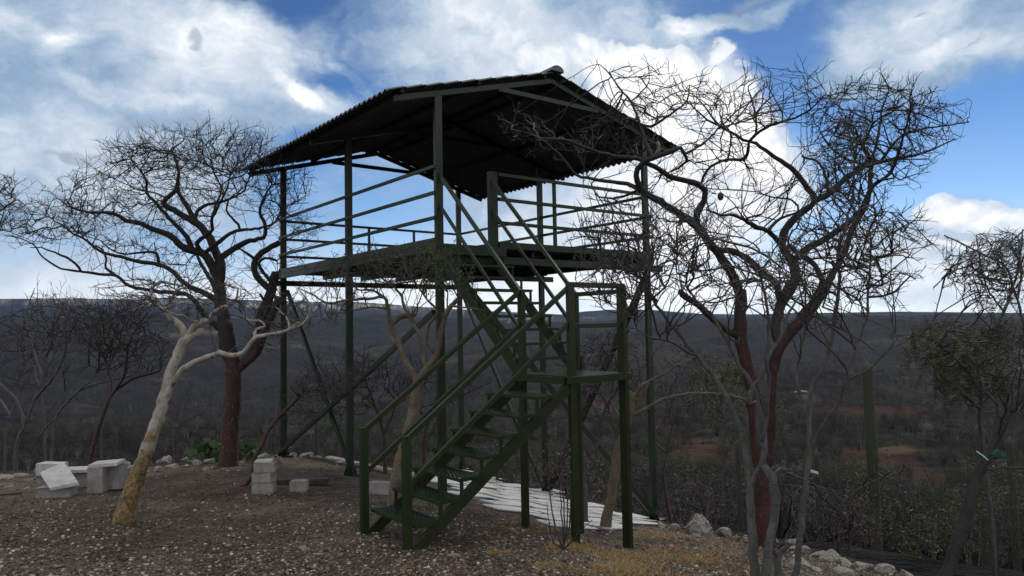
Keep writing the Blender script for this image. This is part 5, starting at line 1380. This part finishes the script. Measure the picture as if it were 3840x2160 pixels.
block('concrete_block', 0, 0, .44, .20, .20, .03, 'grey block carrying the left end of the bench slab', z=tuple(p4 + (.03, .06, 0)), seed=11)
block('slab', 0, 0, .62, .30, .045, .12, 'long pale slab of the low bench', m='slab', z=tuple(p4 + (-.04, .06, .205)), cat='slab', seed=12)
# big leaning slab, trapezoid
pc = [at(148, 1772, 9.9), at(184, 1828, 9.3), at(294, 1808, 9.6), at(240, 1730, 10.1)]
s = MB(); c0 = sum(pc) / 4; nr = np.cross(pc[1] - pc[0], pc[3] - pc[0]); nr /= np.linalg.norm(nr)
s.add([p - c0 for p in pc] + [p - c0 - nr * .05 for p in pc], [(0, 1, 2, 3), (7, 6, 5, 4), (0, 4, 5, 1), (1, 5, 6, 2), (2, 6, 7, 3), (3, 7, 4, 0)])
o = s.build('slab', M['slab']); o.location = c0; tag(o, 'large pale slab leaning tilted at the left end of the bench', 'slab')
b_ = o.modifiers.new('b', 'BEVEL'); b_.width = .008; b_.segments = 2
p5 = on_ground(140, 1800)
block('concrete_block', 0, 0, .40, .2, .19, -.2, 'pale rough block half hidden behind the leaning slab', z=tuple(p5 + (.0, .35, .0)), m='slab', seed=13)
block('concrete_block', 448, 1802, .24, .22, .18, -.5, 'pale block sitting right behind the tall stool', seed=14)
block('plank', 22, 1858, .34, .10, .03, .35, 'short dark board lying on the soil at the far left', m='wood', cat='board')
# low kerb behind the tower's middle leg
ka, kb = on_ground(1230, 1726), on_ground(1560, 1796)
s = MB(); s.beam(ka - ka + (0, 0, .02), kb - ka + (0, 0, .02), .16, .12, ch=.02)
o = s.build('kerb', M['stone']); o.location = ka; tag(o, 'low weathered kerb running from the rim to the white paving', 'kerb')

# small debris
p = on_ground(2520, 2053); s = MB()
s.add([(-.03, -.02, 0), (.03, -.015, .012), (.025, .02, .004), (-.02, .025, .018), (0, 0, .03)], [(0, 1, 4), (1, 2, 4), (2, 3, 4), (3, 0, 4)])
o = s.build('litter_scrap', M['pink']); o.location = p + (0, 0, .01); tag(o, 'tiny pink scrap of litter on the grassy gravel', 'litter')
def strip(pts, w, label, d, parent=None, name='plastic_strip', m='ribbon', t_=.004):
    P3 = cat_rom([at(x, y, d) for x, y in pts], .02); c = P3[0].copy(); s = MB(); V = []
    for p_ in P3: V += [p_ - c + (0, -t_, w / 2), p_ - c + (0, -t_, -w / 2), p_ - c + (0, t_, -w / 2), p_ - c + (0, t_, w / 2)]
    n = len(P3); F = [(k * 4 + a, k * 4 + (a + 1) % 4, (k + 1) * 4 + (a + 1) % 4, (k + 1) * 4 + a) for k in range(n - 1) for a in range(4)] + [(0, 3, 2, 1), tuple(4 * (n - 1) + a for a in range(4))]
    s.add(V, F); o = s.build(name, M[m], parent); o.location = c
    if not parent: tag(o, label, 'strip')
    return o
strip([(2980, 1470), (3010, 1466), (3034, 1470)], .012, 'curved pale plastic strip caught high on the slim grey trunk', 6.5)
strip([(3030, 1764), (3050, 1768), (3068, 1774)], .022, 'straight pale plastic strip caught low on the slim grey trunk', 6.4)
c = at(3715, 1712, 6.55); s = MB(); r2 = random.Random(8)
for k in range(26):
    a = np.array([r2.gauss(0, .05), r2.gauss(0, .02), r2.gauss(0, .022)]); q_ = [a + np.array([r2.gauss(0, .028), r2.gauss(0, .012), r2.gauss(0, .016)]) for _ in range(3)]
    s.add([a] + q_, [(0, 1, 2), (0, 2, 3), (1, 2, 3)])
o = s.build('rag', M['rag']); o.location = c; tag(o, 'green rag tied round the dark diagonal trunk', 'rag')
strip([(3662, 1692), (3690, 1712), (3704, 1724)], .012, 'thin white strip hanging beside the green rag', 6.5)

# ------------------------------------------------------------------ gravel, litter and dry grass
rg = np.random.default_rng(3)
def scatter(n, fn):
    """ground points seen by the camera, roughly even in the picture's lower part"""
    out = []
    while len(out) < n:
        px, py = rg.uniform(-150, 3990), 1700 + 620 * rg.random() ** .8
        p = on_ground_fast(px, py)
        if p is None: continue
        if fn(px, py, p): out.append(p)
    return np.array(out)
def on_ground_fast(px, py):
    r = ray(px, py)
    if r[2] > -.02: return None
    t = -1.9 / r[2]
    for _ in range(4):
        z = float(plateau(r[0] * t, r[1] * t)); t = z / r[2]
    if t > 22 or t < 2: return None
    return np.array([r[0] * t, r[1] * t, z])
def many_points(n):
    px = rg.uniform(-150, 3990, n); py = 1700 + 640 * rg.random(n) ** .85
    c, s_ = math.cos(ROLL), math.sin(ROLL)
    X, Y = px - 1920, py - 1080; a = (c * X - s_ * Y) / F_PX; b = (s_ * X + c * Y) / F_PX
    ry = math.cos(PITCH) + b * math.sin(PITCH); rz_ = math.sin(PITCH) - b * math.cos(PITCH)
    t = -1.9 / rz_
    for _ in range(6): t = plateau(a * t, ry * t) / rz_
    x, y = a * t, ry * t; s2 = edge_sd(x, y)
    ok = (s2 < -.05) & (t < 22) & (t > 2)
    z = height(x, y)[0]
    return np.stack([x, y, z, px, py], 1)[ok]
ico = bmesh.new(); bmesh.ops.create_icosphere(ico, subdivisions=1, radius=1)
IV = np.array([v.co[:] for v in ico.verts]); IF = np.array([[v.index for v in f.verts] for f in ico.faces]); ico.free()
pts = many_points(56000)
dens = fbm(pts[:, 0], pts[:, 1], 201, 1.3, 4) + .25 * np.clip((pts[:, 4] - 1900) / 250, -1, 1) + .12 * np.clip((pts[:, 3] - 1200) / 800, -1, 1)
pav_in = np.array([in_poly(p[0], p[1], PAV) for p in pts])
pts = pts[(rg.random(len(pts)) < np.clip(.55 + dens * 1.1, .08, 1)) & ~pav_in]
pts = pts[rg.random(len(pts)) < np.clip(.35 + (pts[:, 4] - 1850) / 260, .25, 1)]
n = len(pts); size = .0045 + .015 * rg.random(n) ** 3.6
V = np.repeat(IV[None], n, 0) * (1 + rg.normal(0, .16, (n, len(IV), 1)))
V *= np.stack([rg.uniform(.8, 1.5, n), rg.uniform(.7, 1.2, n), rg.uniform(.5, .95, n)], 1)[:, None, :]
an = rg.uniform(0, 6.28, n); c_, s_ = np.cos(an)[:, None], np.sin(an)[:, None]
V = np.stack([V[..., 0] * c_ - V[..., 1] * s_, V[..., 0] * s_ + V[..., 1] * c_, V[..., 2]], -1) * size[:, None, None] + pts[:, None, :3]
V[..., 2] += (size * .2)[:, None]
F = (IF[None] + (np.arange(n) * len(IV))[:, None, None]).reshape(-1, 3)
def big_mesh(name, V, F, m, k):
    me = bpy.data.meshes.new(name); V = V.reshape(-1, 3)
    me.vertices.add(len(V)); me.vertices.foreach_set('co', V.ravel().astype(np.float32))
    me.loops.add(F.size); me.loops.foreach_set('vertex_index', F.ravel().astype(np.int32))
    me.polygons.add(len(F)); me.polygons.foreach_set('loop_start', np.arange(0, F.size, k, dtype=np.int32)); me.polygons.foreach_set('loop_total', np.full(len(F), k, dtype=np.int32))
    me.update(calc_edges=True); return link(name, me, m)
tag(big_mesh('gravel', V, F, M['pebble'], 3), kind='stuff')
def cards(pts, ln, wd, up, m, name, lean=.5):
    """blades: thin tapering triangles pairs"""
    n = len(pts); d = rg.normal(0, 1, (n, 3)); d[:, 2] = up + np.abs(rg.normal(0, .3, n)) if up > 0 else rg.normal(0, .12, n)
    d[:, :2] *= lean if up > 0 else 1; d /= np.linalg.norm(d, axis=1)[:, None]
    s_ = np.cross(d, rg.normal(0, 1, (n, 3))); s_ /= np.linalg.norm(s_, axis=1)[:, None]
    L_ = (ln * rg.uniform(.4, 1.3, n))[:, None]; W_ = (wd * rg.uniform(.6, 1.3, n))[:, None]
    b = pts[:, :3] + (0, 0, -.003 if up > 0 else .006)
    bend = rg.normal(0, .25, (n, 3)); bend[:, 2] = -abs(bend[:, 2]) * (.8 if up > 0 else .05)
    mid = b + d * L_ * .5; tip = b + d * L_ + bend * L_ * .5
    V = np.stack([b - s_ * W_, b + s_ * W_, mid + s_ * W_ * .8, tip, mid - s_ * W_ * .8], 1)
    F = np.array([[0, 1, 2], [0, 2, 4], [4, 2, 3]])[None] + (np.arange(n) * 5)[:, None, None]
    return big_mesh(name, V, F.reshape(-1, 3), m, 3)
pts = many_points(44000); pav_in = np.array([in_poly(p[0], p[1], PAV) for p in pts]); pts = pts[~pav_in]
tag(cards(pts, .035, .006, 0, M['litter'], 'leaf_litter'), kind='stuff')
px_ = []; 
pts = many_points(260000)
w = np.zeros(len(pts))
for (x, y, rx, ry) in GR: w = np.maximum(w, (1.6 if x > 2300 else 1) * np.clip(1.2 - np.hypot((pts[:, 3] - x) / rx, (pts[:, 4] - y) / ry), 0, 1))
w *= np.clip(.25 + 2.6 * fbm(pts[:, 0], pts[:, 1], 301, .6, 3), 0, 1)
w = np.maximum(w, .012 * (pts[:, 3] > 1500))
sel = pts[rg.random(len(pts)) < w * 1.1]
tag(cards(sel, .095, .0030, .45, M['straw'], 'dry_grass', .9), kind='stuff')

# ------------------------------------------------------------------ bare woodland on the valley sides
def bush_proto(seed, leafy_=False):
    t = Tree(8, seed, .3); r = t.rng
    t.p = []; root = t.node((0, 0, -.3), -1, .07, 0)
    ks = []
    for k in range(r.integers(2, 5)):
        last = root; a = r.uniform(0, 6.28); tilt = r.uniform(.1, .5); p = np.array((0, 0, -.3))
        for q_ in range(6):
            d = np.array((math.cos(a) * tilt, math.sin(a) * tilt, 1.0)); d /= np.linalg.norm(d); p = p + d * .42 + r.normal(0, .07, 3)
            last = t.node(p, last, .06 * (1 - q_ / 7) + .01, 0); tilt *= 1.1
    n0 = len(t.p)
    for k in range(150):
        q_ = r.uniform(-1, 1, 3)
        while q_ @ q_ > 1: q_ = r.uniform(-1, 1, 3)
        tgt = np.array((q_[0] * 1.5, q_[1] * 1.5, 2.4 + q_[2] * 1.3)); PA = np.array(t.p); PA_ = np.linalg.norm(PA - tgt, axis=1); PA_[:3] += 9; i = int(np.argmin(PA_))
        if PA_[i] < .1: continue
        b = t.p[i]; m = t.node(b + (tgt - b) * .5 + (0, 0, .08), i, .012, 1); t.node(tgt, m, .006, 1)
    s = MB()
    for i in range(1, len(t.p)):
        r_0 = t.r[t.par[i]] if t.kind[i] == 0 else min(t.r[t.par[i]], .022); a, b = t.p[t.par[i]], t.p[i]
        d = b - a; x = np.cross(d, (.3, .2, .9)); x /= np.linalg.norm(x) + 1e-9; y = np.cross(d, x); y /= np.linalg.norm(y) + 1e-9
        V = [a + (x * math.cos(q_) + y * math.sin(q_)) * r_0 for q_ in (0, 2.1, 4.2)] + [b + (x * math.cos(q_) + y * math.sin(q_)) * t.r[i] for q_ in (0, 2.1, 4.2)]
        s.add(V, [(0, 1, 4, 3), (1, 2, 5, 4), (2, 0, 3, 5)])
    me = bpy.data.meshes.new('woodland_tree'); me.from_pydata(np.concatenate(s.v).tolist(), [], s.f); me.materials.append(M['wood_bark'])
    if leafy_:
        lv = MB()
        for k in range(520):
            c = np.array(t.p[r.integers(n0 // 2, len(t.p))]) + r.normal(0, .16, 3); a = r.normal(0, 1, 3); a /= np.linalg.norm(a); b = np.cross(a, r.normal(0, 1, 3)); b /= np.linalg.norm(b)
            lv.add([c, c + a * .08 + b * .05, c + a * .18, c + a * .08 - b * .05], [(0, 1, 2, 3)])
        nv = len(me.vertices)
        me2 = bpy.data.meshes.new('woodland_tree')
        allv = [tuple(v.co) for v in me.vertices] + np.concatenate(lv.v).tolist(); allf = [tuple(p.vertices) for p in me.polygons] + [tuple(i + nv for i in f) for f in lv.f]
        me2.from_pydata(allv, [], allf); me2.materials.append(M['wood_bark']); me2.materials.append(M['wood_leaf'])
        np_ = len(me.polygons); me2.polygons.foreach_set('material_index', [0] * np_ + [1] * (len(allf) - np_)); me = me2
    return me
def wb(n):
    oi = n.new('ShaderNodeObjectInfo').outputs['Random']
    n.set('Base Color', n.ramp(oi, [(0, (.007, .006, .006)), (.55, (.017, .015, .014)), (.85, (.040, .035, .032)), (1, (.19, .175, .16))])); n.set('Roughness', .9)
M['wood_bark'] = mat('woodland_bark', wb)
M['wood_leaf'] = mat('woodland_leaf', leafm((.022, .034, .014), (.055, .065, .025), .2))
nP = 42000
pr = np.exp(rg.uniform(math.log(15), math.log(2600), nP)); pa = rg.uniform(-R(44), R(44), nP)
x, y = pr * np.sin(pa), pr * np.cos(pa)
z, s_ = height(x, y)
g_ = fbm(x, y, 401, 60, 3)
ok = (s_ > 4.5) & (rg.random(nP) < np.clip(.62 + g_ * 1.5 + (pr > 200) * .2 - (pr < 70) * .30 - (pr < 38) * .5, .012, 1))
keep = scar_at(x, y, z) < .25; ok &= keep
# keep the red and tan clearings thinly wooded, and the near slope low enough not to hide the view
x, y, z, pr = x[ok], y[ok], z[ok], pr[ok]
scl = rg.uniform(.7, 1.25, len(x)) * np.interp(pr, [15, 25, 60, 300, 2600], [.40, .65, .95, 1.1, 2.2])
me = bpy.data.meshes.new('valley_woodland')
me.vertices.add(len(x)); me.vertices.foreach_set('co', np.stack([x, y, z], 1).ravel().astype(np.float32)); me.update()
a = me.attributes.new('scl', 'FLOAT', 'POINT'); a.data.foreach_set('value', scl.astype(np.float32))
a = me.attributes.new('rotz', 'FLOAT_VECTOR', 'POINT'); a.data.foreach_set('vector', np.stack([rg.normal(0, .12, len(x)), rg.normal(0, .12, len(x)), rg.uniform(0, 6.28, len(x))], 1).ravel().astype(np.float32))
leafsel = (rg.random(len(x)) < np.clip(.10 + fbm(x, y, 411, 90, 3) * 1.0, .02, .6)) & (pr > 45)
a = me.attributes.new('kindi', 'INT', 'POINT'); a.data.foreach_set('value', np.where(leafsel, rg.integers(4, 6, len(x)), rg.integers(0, 4, len(x))).astype(np.int32))
wl = link('valley_woodland', me); tag(wl, kind='stuff')
ng = bpy.data.node_groups.new('woodland', 'GeometryNodeTree')
ng.interface.new_socket('Geometry', in_out='INPUT', socket_type='NodeSocketGeometry'); ng.interface.new_socket('Geometry', in_out='OUTPUT', socket_type='NodeSocketGeometry')
gi = ng.nodes.new('NodeGroupInput'); go = ng.nodes.new('NodeGroupOutput')
iop = ng.nodes.new('GeometryNodeInstanceOnPoints'); g2i = ng.nodes.new('GeometryNodeGeometryToInstance')
for k in range(6):
    pm = bush_proto(900 + k, k < 2); po = bpy.data.objects.new('woodland_tree_shape', pm)
    oi = ng.nodes.new('GeometryNodeObjectInfo'); oi.inputs[0].default_value = po; oi.inputs['As Instance'].default_value = False
    ng.links.new(oi.outputs['Geometry'], g2i.inputs[0])
def natt(nm, ty):
    n = ng.nodes.new('GeometryNodeInputNamedAttribute'); n.data_type = ty; n.inputs[0].default_value = nm
    return next(o for o in n.outputs if o.enabled and o.name == 'Attribute')
ng.links.new(gi.outputs[0], iop.inputs['Points']); ng.links.new(g2i.outputs[0], iop.inputs['Instance'])
iop.inputs['Pick Instance'].default_value = True
ng.links.new(natt('kindi', 'INT'), iop.inputs['Instance Index'])
e2r = ng.nodes.new('FunctionNodeEulerToRotation'); ng.links.new(natt('rotz', 'FLOAT_VECTOR'), e2r.inputs[0]); ng.links.new(e2r.outputs[0], iop.inputs['Rotation'])
ng.links.new(natt('scl', 'FLOAT'), iop.inputs['Scale'])
ng.links.new(iop.outputs[0], go.inputs[0])
wl.modifiers.new('woodland', 'NODES').node_group = ng

# ------------------------------------------------------------------ haze
s = MB(); s.box((-8800, -8800, -260), (8800, 8800, 450))
hz = s.build('haze'); tag(hz, kind='stuff')
hm = bpy.data.materials.new('haze'); hm.use_nodes = True; ht = hm.node_tree; ht.nodes.clear(); H = NT(ht)
pv_ = H.new('ShaderNodeVolumePrincipled', {'Color': (.38, .59, 1.0, 1), 'Density': 0.000022, 'Anisotropy': 0.2})
H.new('ShaderNodeOutputMaterial', {1: pv_.outputs[0]})
hz.data.materials.append(hm)
